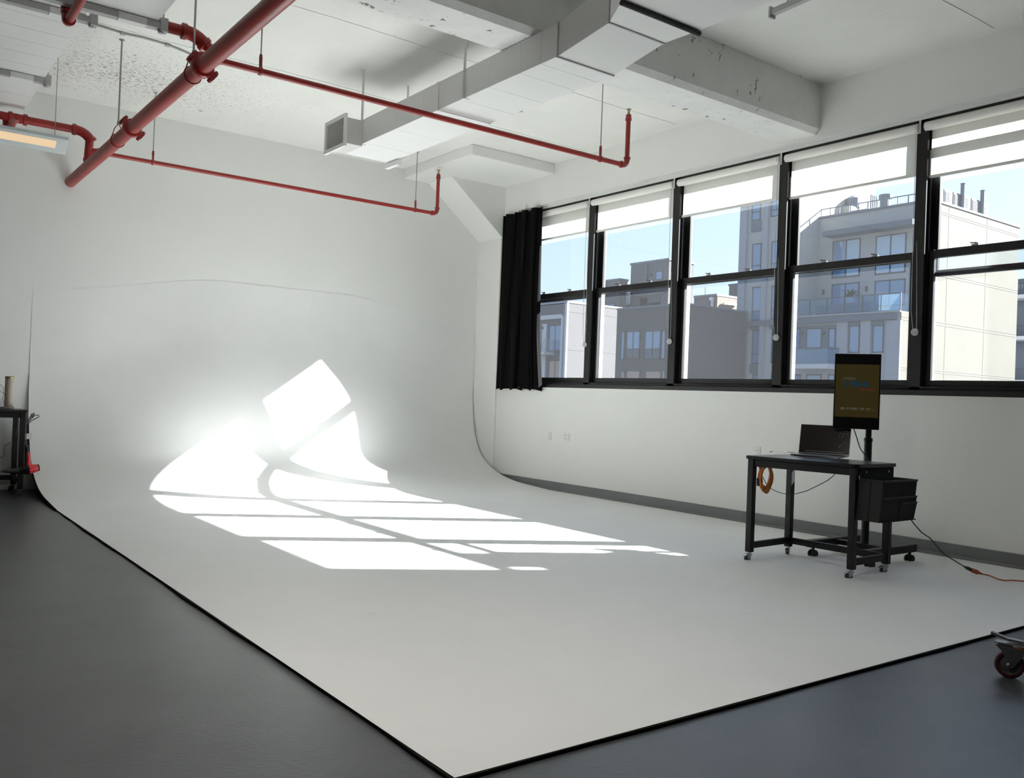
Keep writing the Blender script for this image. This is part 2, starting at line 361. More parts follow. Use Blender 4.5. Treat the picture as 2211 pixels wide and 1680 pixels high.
# ------------------------------------------------------------------ windows
MULL = [8.50, 7.05, 5.60, 4.15, 2.70, 1.25]
def window(i, ya, yb, drop=0.0, latches=2):
    """ya > yb; frame + two sashes, each sash with its pane"""
    root = bpy.data.objects.new('window_%d' % i, None); C.objects.link(root); root.location = (XW+.15, (ya+yb)/2, ZS); root['kind'] = 'structure'
    f = MB(); mw = .05
    for y in (ya, yb):
        s = 1 if y == yb else -1
        f.box(XW+.075, XW+.235, y, y+s*mw, ZS+.0, ZH)
        f.box(XW+.115, XW+.135, y+s*mw, y+s*(mw+.014), ZS+.08, ZH-.05)
        f.box(XW+.178, XW+.192, y+s*mw, y+s*(mw+.014), ZS+.08, ZH-.05)
    f.box(XW+.075, XW+.235, ya, yb, ZH-.09, ZH)
    f.build('window_frame', M['black_frame'], root)
    s = MB().box(XW-.004, XW+.235, ya, yb, ZS, ZS+.045).box(XW+.075, XW+.235, ya, yb, ZS+.045, ZS+.075)
    s.build('sill', M['black_frame'], root)
    j = MB()
    for y in (ya, yb):
        q = 1 if y == yb else -1
        j.box(XW+.236, XW+.292, y, y+q*.058, ZS+.06, ZH)
    j.box(XW+.236, XW+.30, ya, yb, ZH-.10, ZH)
    j.build('exterior_trim', M['liner'], root)
    a, b = ya-mw-.002, yb+mw+.002
    zr = 2.60                                             # meeting rail
    def sash(nm, x0, x1, z0, z1, top, bot, st=.056):
        m_ = MB().box(x0, x1, a, a-st, z0, z1).box(x0, x1, b, b+st, z0, z1).box(x0, x1, a-st, b+st, z0, z0+bot).box(x0, x1, a-st, b+st, z1-top, z1)
        o = m_.build(nm, M['black_frame'], root, bevel=.004)
        xm = (x0+x1)/2
        p = MB().box(xm-.003, xm+.003, a-st+.006, b+st-.006, z0+bot-.006, z1-top+.006).build('pane', M['pane'], o)
        return o
    sash('upper_sash', XW+.195, XW+.232, zr-.042-drop, ZH-.095-drop, .07, .055)
    lo = sash('lower_sash', XW+.137, XW+.176, ZS+.078, zr+.035, .072, .06)
    for k in range(latches):
        yy = a-(a-b)*(.3+.4*k)
        l = MB().box(XW+.135, XW+.165, yy-.028, yy+.028, zr+.035, zr+.047)
        l.bar((XW+.15, yy-.02, zr+.052), (XW+.13, yy+.035, zr+.06), .012, .01).lathe([(.011,0),(.011,.022),(.006,.026)], (XW+.15, yy, zr+.04), n=10)
        l.build('sash_lock', M['chrome'], root)
    return root
yy = [WY1]+MULL
for i in range(6): window(i+1, yy[i], yy[i+1], (.03, 0, 0, 0, .15, 0)[i], (2,2,2,2,1,2)[i])

# ------------------------------------------------------------------ roller blinds, curtain, track
def blind(k, y1, y0, zb, label):
    r = thing('roller_blind', label, 'blind', (XW+.08, (y0+y1)/2, 3.72), 'roller blinds along the windows')
    X, Z = XW+.08, 3.722
    MB().tube([(X, y1, Z), (X, y0+.03, Z)], .040, 20).build('tube', M['tube'], r, smooth=True)
    fb = MB(); N = 10
    for i in range(N+1):
        y = y1+(y0+.03-y1)*i/N
        for z, dx in ((Z, .040), (Z-.1, .039), ((Z+zb)/2, .036), (zb+.02, .036)): fb.v.append((X+dx+.002*math.sin(i*1.3+k), y, z))
    for i in range(N):
        for j in range(3): fb.f.append((i*4+j, i*4+j+1, (i+1)*4+j+1, (i+1)*4+j))
    fb.build('fabric', M['blind'], r, smooth=True)
    MB().prism([(X+.028, zb+.022), (X+.043, zb+.022), (X+.045, zb+.003), (X+.036, zb-.004), (X+.026, zb+.003)], 1, y0+.03, y1).build('hem_bar', M['tube'], r)
    bk = MB().lathe([(.044,0),(.046,.004),(.046,.016),(.040,.02)], (X, y0+.005, Z-.005), (0,1,0), 20)
    bk.box(X-.012, X+.03, y0-.014, y0+.004, Z-.05, ZH-.002).box(X-.03, X+.03, y0-.014, y0+.03, ZH-.008, ZH-.001)
    b = bk.build('bracket', M['plastic'], r, smooth=True)
    MB().lathe([(.030,0),(.030,.006)], (X-.0, y0+.024, Z-.005), (0,1,0), 16).build('clutch', M['chain'], b)
    if k < 5:
        zb_ = 1.93; ch = MB(); xs = X-.03
        ch.tube([(xs, y0+.018, Z), (xs, y0+.014, 2.9), (xs+.006, y0+.012, 2.1), (xs, y0-.015, zb_)], .0028, 6)
        ch.tube([(xs+.04, y0+.018, Z), (xs+.03, y0-.0, 2.9), (xs+.02, y0-.03, 2.2), (xs+.006, y0-.045, zb_)], .0028, 6)
        ch.build('chain', M['chain'], r)
        MB().lathe([(.004,0),(.030,.004),(.034,.01),(.030,.018),(.004,.022)], (xs+.0, y0-.032, zb_-.018), (1,.35,0), 14).build('chain_weight', M['clear'], r, smooth=True)
    return r
blind(1, 9.92, 8.56, 3.37, 'white roller blind half hidden by the black curtain')
blind(2, 8.50, 7.10, 3.345, 'second white roller blind from the curtain')
blind(3, 7.03, 5.64, 3.33, 'third white roller blind from the curtain, left of the desk monitor')
blind(4, 5.58, 4.18, 3.31, 'white roller blind above the desk monitor and balcony building')
blind(5, 4.125, 2.70, 3.27, 'rightmost white roller blind with a thin bright sun strip')
blind(6, 2.62, 1.27, 3.0, 'white roller blind past the right edge of the frame')

tr = thing('curtain_track', 'slim white ceiling track along the window header', 'curtain track', (XW+.03, 6, ZH-.01))
MB().box(XW+.012, XW+.040, 1.3, 10.28, ZH-.018, ZH-.001).box(XW+.020, XW+.032, 1.3, 10.28, ZH-.021, ZH-.017).build('rail', M['plastic'], tr)

cu = thing('curtain', 'gathered black satin curtain hanging in the corner beside the column', 'curtain', (XW-.05, 9.75, ZH))
cb = MB(); NU, NV = 120, 26
for j in range(NV+1):
    t = j/NV; z = 3.79-(3.79-1.315)*t
    for i in range(NU+1):
        u = i/NU
        ytop = 10.27-(10.27-9.39)*u; ybot = 10.30-(10.30-9.235)*u
        y = ytop*(1-t)+ybot*t
        amp = .032+.008*t
        ph = u*2*PI*4.6
        x = XW-.046+amp*math.sin(ph+.5*math.sin(3*t+u*4))+.008*math.sin(ph*2.3+t*2.2)
        y += .022*math.sin(ph*1.7+t*3.1)-(.05*max(0, t-.7)/.3*(u-.55) if u > .55 else 0)
        y -= .10*math.sin(PI*t)*(u**3)*-.6
        x -= .05*t*t*(u > .6)*(u-.6)
        cb.v.append((x, y, z+.012*math.sin(ph*1.1)*(t == 1)))
for j in range(NV):
    for i in range(NU): cb.f.append((j*(NU+1)+i, (j+1)*(NU+1)+i, (j+1)*(NU+1)+i+1, j*(NU+1)+i+1))
cb.build('curtain_panel', M['curtain'], cu, smooth=True)
for k in range(9):
    y = 10.2-.1*k; MB().bar((XW+.026, y, ZH-.02), (XW-.02, y, 3.775), .006, .012).build('hook', M['plastic'], cu)

# ------------------------------------------------------------------ sprinkler pipes
def clamp(c, ax, r, parent, name='coupling'):
    """grooved coupling: two half rings with bolt pads"""
    c = Vector(c); ax = Vector(ax).normalized(); side = ax.cross(Vector((0,0,1))).normalized(); up = side.cross(ax)
    b = MB().lathe([(r,-.036),(r+.018,-.034),(r+.022,-.02),(r+.022,.02),(r+.018,.034),(r,.036)], c, ax, 28)
    d = (side*.8-up*.6).normalized()
    for s in (1, -1):
        p = c+d*s*(r+.035)
        b.bar(p-d*s*.03, p+d*s*.016, .05, .05, ax)
    o = b.build(name, M['red'], parent, smooth=True)
    for s in (1, -1):
        p = c+d*s*(r+.034); n_ = ax.cross(d)
        q = MB().tube([p-n_*.05, p+n_*.05], .009, 8); q.lathe([(.015,0),(.015,.014)], p+n_*.034, n_, 6).lathe([(.015,0),(.015,.014)], p-n_*.048, n_, 6)
        q.build('bolt', M['red'], o)
    return o
def pipe_elbow(a, c, b, r, parent, name='elbow', rr=None):
    """bend through corner c from a to b with beaded ends"""
    a, c, b = map(Vector, (a, c, b)); pts = []
    for k in range(9):
        t = k/8; pts.append((a*(1-t)+c*t)*(1-t)+(c*(1-t)+b*t)*t)
    R = r*1.22
    m_ = MB().tube(pts, R, 16)
    for p, d in ((a, (a-c).normalized()), (b, (b-c).normalized())): m_.lathe([(R,-.004),(R*1.18,0),(R*1.18,r*.75),(R*.9,r*.8)], p-d*.004, d, 16)
    return m_.build(name, M['red'], parent, smooth=True)
def rod(top, bot, parent, r=.006, name='hanger_rod', m='steel'):
    b = MB().tube([top, bot], r, 8); b.lathe([(.02,0),(.02,-.006),(.012,-.02)], top, n=10)
    return b.build(name, M[m], parent)
XM, ZM = 1.868, 3.412
mp_ = thing('sprinkler_main_pipe', 'thick dull red sprinkler main pipe running into the back wall', 'pipe', (XM, 6, ZM))
MB().tube([(XM, -1.5, ZM), (XM, 6.25, ZM)], .058, 28).build('pipe', M['red'], mp_, smooth=True)
MB().tube([(XM, 6.25, ZM), (XM, 8.18, ZM)], .057, 28).build('pipe', M['reddull'], mp_, smooth=True)
MB().tube([(XM, 8.18, ZM), (XM, YB+.05, ZM)], .057, 28).build('pipe', M['reddull'], mp_, smooth=True)
clamp((XM, 6.25, ZM), (0,1,0), .057, mp_); clamp((XM, 8.18, ZM), (0,1,0), .057, mp_)
def ring(y, ztop):
    pts = []
    for k in range(25):
        a = -PI/2+2*PI*k/24; pts.append((XM+.062*math.cos(a), y, ZM+.062*math.sin(a)))
    g = MB().tube(pts, .0045, 6)
    g.tube([(XM-.052, y, ZM+.03), (XM-.03, y, ZM+.11), (XM, y, ZM+.155)], .0045, 6).tube([(XM+.052, y, ZM+.03), (XM+.03, y, ZM+.11), (XM, y, ZM+.155)], .0045, 6)
    h = g.build('ring_hanger', M['red'], mp_)
    MB().lathe([(.013,0),(.013,.03)], (XM, y, ZM+.145), n=8).tube([(XM, y, ZM+.15), (XM, y, ztop)], .008, 8).lathe([(.025,-.006),(.025,0)], (XM, y, ztop), n=10).build('hanger_rod', M['steel'], mp_)
ring(6.47, ZC); ring(8.70, ZC); ring(3.2, ZC)

def sprinkler(parent, x, y, z0, z1, r):
    """riser with an upright head"""
    MB().tube([(x, y, z0+r*2), (x, y, z1-.10)], r, 14).build('riser', M['red'], parent, smooth=True)
    MB().lathe([(r*1.0,0),(r*1.35,.004),(r*1.35,.028),(r*1.15,.034),(r*1.15,.060),(r*.9,.064)], (x, y, z1-.125), n=16).build('riser_cap', M['red'], parent, smooth=True)
    h = MB().lathe([(.011,0),(.014,.012),(.008,.02)], (x, y, z1-.062), n=12)
    for s in (1, -1): h.tube([(x, y+s*.010, z1-.05), (x, y+s*.016, z1-.03), (x, y+s*.004, z1-.012)], .0035, 6)
    h.lathe([(.004,0),(.003,.03)], (x, y, z1-.045), n=8)
    h.lathe([(.004,0),(.026,.001),(.027,.004),(.005,.009)], (x, y, z1-.012), n=18)
    h.build('sprinkler_head', M['brass'], parent)
def clevis(parent, x, y, zp, ztop, r):
    c = MB().lathe([(r*1.25,-.012),(r*1.35,-.01),(r*1.35,.01),(r*1.25,.012)], (x, y, zp), (1,0,0), 16)
    c.bar((x, y, zp+r), (x, y, zp+r+.06), .016, .02).lathe([(.012,0),(.014,.02),(.011,.05)], (x, y, zp+r+.05), n=8)
    o = c.build('pipe_hanger', M['red'], parent)
    MB().tube([(x, y, zp+r+.06), (x, y, ztop)], .0055, 8).lathe([(.022,-.006),(.022,0)], (x, y, ztop), n=10).build('hanger_rod', M['steel'], o)
def clevis_fix(o): return o
# near right branch
Y1, Z1 = 6.42, 3.545
b1 = thing('sprinkler_branch_pipe', 'red sprinkler branch crossing under the white duct with an upright head', 'pipe', (4, Y1, Z1), 'sprinkler branches to the right')
MB().tube([(XM+.05, Y1, Z1), (6.035, Y1, Z1)], .0235, 16).build('pipe', M['red'], b1, smooth=True)
pipe_elbow((XM, Y1, ZM+.085), (XM, Y1, Z1), (XM+.09, Y1, Z1), .030, b1)
pipe_elbow((6.015, Y1, Z1), (6.085, Y1, Z1), (6.085, Y1, Z1+.07), .0235, b1)
sprinkler(b1, 6.085, Y1, Z1, 4.115, .0235)
clevis(b1, 2.34, Y1, Z1, ZC, .0235); clevis(b1, 5.73, Y1, Z1, ZC, .0235)
# far right branch
Y2, Z2 = 10.01, 3.585
b2 = thing('sprinkler_branch_pipe', 'red sprinkler branch along the back wall with an upright head near the column', 'pipe', (4, Y2, Z2), 'sprinkler branches to the right')
MB().tube([(XM+.03, Y2, Z2), (6.05, Y2, Z2)], .0225, 16).build('pipe', M['red'], b2, smooth=True)
pipe_elbow((XM, Y2, ZM+.085), (XM, Y2, Z2), (XM+.09, Y2, Z2), .030, b2)
pipe_elbow((6.03, Y2, Z2), (6.10, Y2, Z2), (6.10, Y2, Z2+.07), .0225, b2)
sprinkler(b2, 6.10, Y2, Z2, 4.17, .0225)
clevis(b2, 2.51, Y2, Z2, ZC, .0225); clevis(b2, 5.77, Y2, Z2, ZC, .0225)
# left branches
def left_branch(y, xe, zb, xt, lab, near):
    t = thing('sprinkler_branch_pipe', lab, 'pipe', (0, y, zb), 'sprinkler branches to the left')
    r = .040
    MB().tube([(-3, y, zb), (xe-.10, y, zb)], r, 18).build('pipe', M['red'], t, smooth=True)
    pipe_elbow((xe-.11, y, zb), (xe-.02, y, zb), (xe+.035, y, zb-.075), r, t)
    MB().tube([(xe+.03, y, zb-.07), (XM+.0, y, ZM+.05)], r, 18).build('pipe', M['red'], t, smooth=True)
    # tee with a short drop and a run along the room
    tee = MB().lathe([(r*1.1,-.085),(r*1.4,-.08),(r*1.4,-.05),(r*1.15,-.045),(r*1.15,.045),(r*1.4,.05),(r*1.4,.08),(r*1.1,.085)], (xt, y, zb), (1,0,0), 18)
    tee.build('tee', M['red'], t, smooth=True)
    return t
lb = thing('sprinkler_branch_pipe', 'thick red sprinkler branch coming out behind the grey duct strut', 'pipe', (0, 6.56, 3.74), 'sprinkler branches to the left')
MB().tube([(-3, 6.56, 3.74), (1.84, 6.56, 3.74)], .040, 18).build('pipe', M['red'], lb, smooth=True)
pipe_elbow((1.83, 6.56, 3.74), (1.905, 6.56, 3.74), (1.955, 6.55, 3.69), .040, lb)
MB().tube([(1.95, 6.55, 3.695), (2.06, 6.50, 3.60)], .038, 18).build('pipe', M['red'], lb, smooth=True)
MB().lathe([(.050,0),(.052,.01),(.052,.05),(.030,.075)], (2.04, 6.51, 3.617), (.11,-.05,-.095), 18).build('reducer', M['red'], lb, smooth=True)
left_branch(10.01, 1.85, 3.775, 1.22, 'thick red sprinkler branch above the glowing pendant lamp', False)
def drop(x, y, z0, z1, lab, L, nm):
    t = thing('sprinkler_drop_pipe', lab, 'pipe', (x, y, z1), 'short sprinkler drops')
    MB().tube([(x, y, z0), (x, y, z1+.06)], .028, 14).build('pipe', M['red'], t, smooth=True)
    MB().lathe([(.032,0),(.04,.005),(.04,.04),(.032,.045)], (x, y, z1+.10), n=16).build('collar', M['red'], t, smooth=True)
    pipe_elbow((x, y, z1+.075), (x, y, z1), (x, y-.085, z1), .028, t)
    MB().tube([(x, y-.07, z1), (x, y-L, z1)], .028, 14).build('pipe', M['red'], t, smooth=True)
drop(1.07, 6.62, 3.85, 3.60, 'short red elbow drop under the grey duct at upper left', .9, '')
drop(1.14, 10.10, 3.80, 3.63, 'short red elbow drop just above the pendant lamp', .7, '')

# ------------------------------------------------------------------ ducts
dt = thing('air_duct', 'long white rectangular air duct with a side grille under the beam', 'duct', (4.05, 6, 3.55))
DX0, DX1, DZ0, DZ1 = 3.90, 4.44, 3.615, 3.855
segs = [(8.30, 6.45), (6.45, 4.86)]
for a, b in segs: MB().box(DX0, DX1, b, a, DZ0, DZ1).build('duct_section', M['duct'], dt, bevel=.004)
def skew(y1, y0, A, B):
    """A, B = (x0,x1,z0,z1) at y1 and y0"""
    v = [(A[0],y1,A[2]),(A[1],y1,A[2]),(A[1],y1,A[3]),(A[0],y1,A[3]),(B[0],y0,B[2]),(B[1],y0,B[2]),(B[1],y0,B[3]),(B[0],y0,B[3])]
    return MB().add(v, [(0,1,2,3),(7,6,5,4),(0,4,5,1),(1,5,6,2),(2,6,7,3),(3,7,4,0)])
skew(4.86, 4.35, (DX0,DX1,DZ0,DZ1), (DX0+.02,DX1-.005,3.70,3.98)).build('duct_transition', M['duct'], dt)
skew(4.35, 4.06, (DX0+.02,DX1-.005,3.70,3.98), (3.76,4.46,3.705,4.12)).build('duct_transition', M['duct'], dt)
MB().box(3.76, 4.46, 1.2, 4.06, 3.705, 4.18).build('duct_section', M['duct'], dt, bevel=.004)
for y, x0, x1, z in ((4.86, DX0, DX1, DZ0), (4.35, DX0+.02, DX1-.005, 3.70)):
    MB().box(x0-.004, x1+.004, y-.006, y+.006, z-.008, z+.01).box(x0-.006, x0+.004, y-.006, y+.006, z, z+.24).build('flange', M['strut'], dt)
MB().tube([(3.76, 4.07, 3.69), (4.475, 4.065, 3.69)], .018, 10).build('cross_rail', M['darkslot'], dt)
for y in (7.8, 7.2, 6.7, 6.1, 5.7, 5.3, 5.05):                  # cross-break ribs pressed into the sheet metal
    MB().box(DX0-.0012, DX1+.001, y-.003, y+.003, DZ0-.0012, DZ1-.005).build('rib', M['duct'], dt)
MB().box(DX0-.006, DX1+.004, 6.445, 6.485, DZ0-.004, DZ1).build('flange', M['duct'], dt)
for x, y in ((DX0-.004, 7.86), (DX0-.004, 6.05), (DX1+.004, 7.95), (DX1+.004, 6.0)):
    s = MB().box(x-.012, x+.012, y-.002, y+.002, DZ0-.004, ZC); s.box(x-.012, x+.05 if x < 4 else x+.012, y-.012, y+.012, DZ0-.006, DZ0-.002).box(x-.03, x+.012, y-.012, y+.012, ZC-.004, ZC)
    s.build('hanger_strap', M['duct'], dt)
GZ0 = 3.55
MB().box(DX0-.19, DX0, 7.84, 8.22, GZ0+.04, GZ0+.29).build('grille_box', M['ductwarm'], dt)
gr = MB().box(DX0-.21, DX0-.185, 7.80, 7.835, GZ0, GZ0+.315).box(DX0-.21, DX0-.185, 8.225, 8.26, GZ0, GZ0+.315).box(DX0-.21, DX0-.185, 7.835, 8.225, GZ0, GZ0+.035).box(DX0-.21, DX0-.185, 7.835, 8.225, GZ0+.28, GZ0+.315)
g = gr.build('return_grille', M['duct'], dt)
MB().box(DX0-.189, DX0-.187, 7.83, 8.24, GZ0+.035, GZ0+.285).build('grille_shadow_box', M['darkslot'], g)
for k in range(14):
    y = 7.852+.0275*k; MB().bar((DX0-.198, y, GZ0+.035), (DX0-.198, y, GZ0+.281), .004, .024, (.6,.8,0)).build('louvre', M['duct'], g)
MB().bar((4.43, 8.06, 3.575), (4.43, 8.32, 3.575), .045, .045).box(4.438, 4.446, 7.95, 8.08, 3.60, 3.68).build('end_bracket', M['duct'], dt)

ld = thing('wide_duct', 'broad white duct at upper left carried by grey struts', 'duct', (0, 8, 3.9))
MB().box(-1.6, 1.285, 6.60, 10.89, 3.90, 4.25).build('duct_section', M['duct'], ld, bevel=.004)
MB().box(-1.6, 1.60, 5.60, 6.50, 3.70, 4.25).build('duct_section', M['duct'], ld, bevel=.004)
for y in (7.45, 7.75, 8.05, 8.35, 8.65, 9.1, 9.6): MB().box(-1.6, 1.283, y-.003, y+.003, 3.8985, 3.902).build('rib', M['duct'], ld)
for y, z, x1 in ((8.93, 3.90, 1.315), (7.19, 3.90, 1.345), (6.42, 3.70, 1.645)):
    s = MB().box(-1.6, x1, y-.03, y-.026, z-.046, z-.004).box(-1.6, x1, y+.026, y+.03, z-.046, z-.004).box(-1.6, x1, y-.03, y+.03, z-.05, z-.046)
    o = s.build('support_strut', M['strut'], ld)
    MB().box(x1-.30, x1-.12, y-.034, y+.034, z-.054, z-.006).build('strut_sleeve', M['duct'], o)
    MB().box(x1-.03, x1+.02, y-.034, y+.034, z-.06, z+.03).lathe([(.018,0),(.018,.012)], (x1-.02, y, z-.072), n=10).tube([(x1-.004, y, z), (x1-.004, y, ZC)], .006, 8).build('end_plate', M['strut'], o)

cs = thing('ceiling_strut', 'short grey metal strut hanging under the ceiling at the top edge', 'strut', (5.2, 3.6, 4.25))
pA, pB = at(1667, 28, 2, 4.2), at(1760, -14, 2, 4.2)
MB().bar(pA, pB, .045, .045).build('channel', M['strut'], cs)
d_ = (pB-pA).normalized()
MB().bar(pA-d_*.008, pA+d_*.008, .06, .085).build('end_plate', M['strut'], cs)
for t in (.3, .9): MB().tube([pA+d_*t*.5, (pA+d_*t*.5).xy.to_3d()+Vector((0,0,ZC))], .006, 8).build('rod', M['steel'], cs)

cd = thing('flexible_conduit', 'thin grey flexible conduit stapled across the ceiling', 'conduit', (2.4, 8.5, ZC))
cp_ = [at(px, py, 2, ZC-.012) for px, py in ((178,45),(220,58),(265,72),(310,82),(362,97),(415,119),(470,131),(530,146),(600,166))]
MB().tube(cp_, .010, 8).build('conduit', M['strut'], cd, smooth=True)
for k in (2, 4): MB().box(cp_[k].x-.02, cp_[k].x+.02, cp_[k].y-.02, cp_[k].y+.02, ZC-.026, ZC).build('clip', M['strut'], cd)

# pendant lamp
lp = thing('pendant_lamp', 'pale linear pendant lamp with warm glowing tube at upper left', 'lamp', (.6, 8.5, 3.2))
YL, ZL, XE = 8.5, 3.235, 1.41
prf = [(YL-.115, ZL+.045), (YL-.09, ZL+.05), (YL+.09, ZL+.05), (YL+.115, ZL+.045), (YL+.10, ZL-.02), (YL+.065, ZL-.062), (YL+.03, ZL-.075), (YL-.01, ZL-.07), (YL-.115, ZL+.02)]
MB().prism(prf, 0, -1.2, XE).build('housing', M['lampbody'], lp, smooth=True)
fa_, fb_ = Vector((YL-.092, ZL+.001, 0)), Vector((YL-.038, ZL-.0475, 0)); nn_ = Vector((-.64, -.77, 0))*.004
MB().prism([(fa_.x, fa_.y), (fb_.x, fb_.y), (fb_.x+nn_.x, fb_.y+nn_.y), (fa_.x+nn_.x, fa_.y+nn_.y)], 0, -1.15, XE-.09).build('diffuser', M['lamp'], lp)
for x in (XE-.09, -.9): MB().tube([(x, YL, ZL+.045), (x, YL, ZC if x < 0 else 4.335)], .003, 6).build('cable', M['steel'], lp)

def pendant(x0, x1, y, z, power, lab):  # extra lamp added above the view to brighten the near floor
    r = thing('pendant_lamp', lab, 'lamp', ((x0+x1)/2, y, z))
    prf = [(y+.115*math.cos(PI*k/10), z-.01+.055*math.sin(PI*k/10)) for k in range(11)]+[(y-.115, z-.03), (y-.05, z-.055), (y+.05, z-.055), (y+.115, z-.03)]
    MB().prism(prf, 0, x0, x1).build('housing', M['lampbody'], r, smooth=True)
    MB().box(x0+.08, x1-.08, y-.042, y+.042, z-.059, z-.052).build('diffuser', M['lamp'], r)
    for x in (x0+.1, x1-.1): MB().tube([(x, y, z+.045), (x, y, ZC)], .003, 6).build('cable', M['steel'], r)
    L = bpy.data.lights.new('fill_light', 'AREA'); L.shape = 'RECTANGLE'; L.size = x1-x0-.2; L.size_y = .08; L.energy = power; L.color = (1, .95, .88)
    o = bpy.data.objects.new('fill_light', L); C.objects.link(o); o.location = (0, 0, -.075); o.parent = r
pendant(.1, 2.7, 2.8, 3.20, 46, 'added unseen pendant lamp brightening the near part of the white sheet')

# ------------------------------------------------------------------ wall outlets
def outlet(y, z, wd, ht, lab, n, col='outlet'):
    o = thing('wall_outlet', lab, 'outlet', (XW, y, z))
    MB().box(XW-.006, XW, y-wd/2, y+wd/2, z-ht/2, z+ht/2).build('cover_plate', M[col], o, bevel=.002)
    for k in range(n):
        yy_ = y+(k-(n-1)/2)*wd*.46
        s = MB().box(XW-.009, XW-.005, yy_-.017, yy_+.017, z-.042, z+.042).build('socket', M[col], o)
        q = MB()
        for dz in (.02, -.02):
            for dy in (-.006, .006): q.box(XW-.0095, XW-.0088, yy_+dy-.0015, yy_+dy+.0015, z+dz-.006, z+dz+.006)
        q.build('slots', M['darkslot'], s)
outlet(9.09, .717, .075, .118, 'narrow cream wall plate with one port, nearer the curtain', 1)
outlet(8.745, .722, .125, .122, 'wider white double outlet plate right of the narrow one', 2)
outlet(5.75, .74, .08, .12, 'white outlet plate on the wall behind the desk', 1)

# ------------------------------------------------------------------ rolling desk
def caster(x, y, z, parent, a, r=.028, brake=True):
    """small swivel caster hung under z (its wheel touches z = 0)"""
    d = Vector((math.cos(a), math.sin(a), 0)); s = Vector((-d.y, d.x, 0)); c = Vector((x, y, r))+d*.018
    b = MB().box(x-.019, x+.019, y-.019, y+.019, z-.005, z).lathe([(.014,0),(.014,.01)], (x, y, z-.014), n=12)
    for q in (1, -1):
        p = c+s*.014*q
        b.add([p+Vector((0,0,-.006))+d*.008, p+Vector((0,0,z-.014-r))+d*.012, p+Vector((0,0,z-.014-r))-d*.036, p-d*.012+Vector((0,0,-.006)),
               p+s*.002*q+Vector((0,0,-.006))+d*.008, p+s*.002*q+Vector((0,0,z-.014-r))+d*.012, p+s*.002*q+Vector((0,0,z-.014-r))-d*.036, p+s*.002*q-d*.012+Vector((0,0,-.006))],
              [(0,1,2,3),(7,6,5,4),(0,4,5,1),(1,5,6,2),(2,6,7,3),(3,7,4,0)])
    if brake: b.bar(c+Vector((0,0,.030)), c+d*.034+Vector((0,0,.018)), .026, .006)
    o = b.build('caster', M['chrome'], parent)
    MB().lathe([(r*.4,-.011),(r*.85,-.011),(r,-.007),(r,.007),(r*.85,.011),(r*.4,.011)], c, s, 18).build('wheel', M['rubber'], o, smooth=True)
    MB().lathe([(r*.35,-.0125),(r*.35,.0125)], c, s, 10).build('hub', M['chrome'], o)
def desk(name, label, FL, BL, FR, BR, zt, zleg, railz, overhang=.012, holes=True):
    """corners are leg centres on the floor; FL-FR is the open front"""
    V = lambda p, z: Vector((p[0], p[1], z))
    t = thing(name, label, 'desk', ((FL[0]+BR[0])/2, (FL[1]+BR[1])/2, 0))
    cx, cy = t.location.x, t.location.y
    ex = (V(BL,0)-V(FL,0)).normalized(); ey = (V(FL,0)-V(FR,0)).normalized()
    hw = .025
    for p in (FL, FR, BL, BR):
        o = MB().bar(V(p, zleg), V(p, zt-.025), .05, .05, ex).build('leg', M['black'], t, bevel=.004)
        if holes: MB().lathe([(.006,0),(.006,.002)], V(p, zleg+.06)-ex*.0255, -ex, 10).build('bolt_hole', M['darkslot'], o)
        caster(p[0], p[1], zleg, t, random.uniform(2.4, 4.2))
    def rail(n, a, b, z, h, w=.03):
        d = (V(b,0)-V(a,0)).normalized(); MB().bar(V(a, z)+d*hw, V(b, z)-d*hw, w, h).build(n, M['black'], t, bevel=.003)
    rail('apron', FL, FR, zt-.055, .055); rail('apron', BL, BR, zt-.055, .055); rail('apron', FL, BL, zt-.055, .055); rail('apron', FR, BR, zt-.055, .055)
    rail('stretcher', FL, BL, railz, .05); rail('stretcher', BL, BR, railz, .05); rail('stretcher', FR, BR, railz, .05)
    # top with rounded corners
    pts = []
    cs_ = [V(FL,0)-ex*(hw+overhang)+ey*(hw+overhang), V(FR,0)-ex*(hw+overhang)-ey*(hw+overhang), V(BR,0)+ex*(hw+overhang)-ey*(hw+overhang), V(BL,0)+ex*(hw+overhang)+ey*(hw+overhang)]
    R = .05
    for i, c in enumerate(cs_):
        a = (cs_[i-1]-c).normalized(); b = (cs_[(i+1) % 4]-c).normalized(); r = R if i == 1 else .012
        for k in range(6):
            th = k/5; p = (c+a*r)*(1-th)**2+c*2*th*(1-th)+(c+b*r)*th**2; pts.append((p.x, p.y))
    MB().prism(pts, 2, zt-.025, zt).build('desk_top', M['top'], t)
    return t
ZT = .822
desk('rolling_desk', 'black metal desk on small casters holding the open laptop', (5.644, 4.419), (6.186, 4.456), (5.741, 3.603), (6.207, 3.614), ZT, .075, .125)

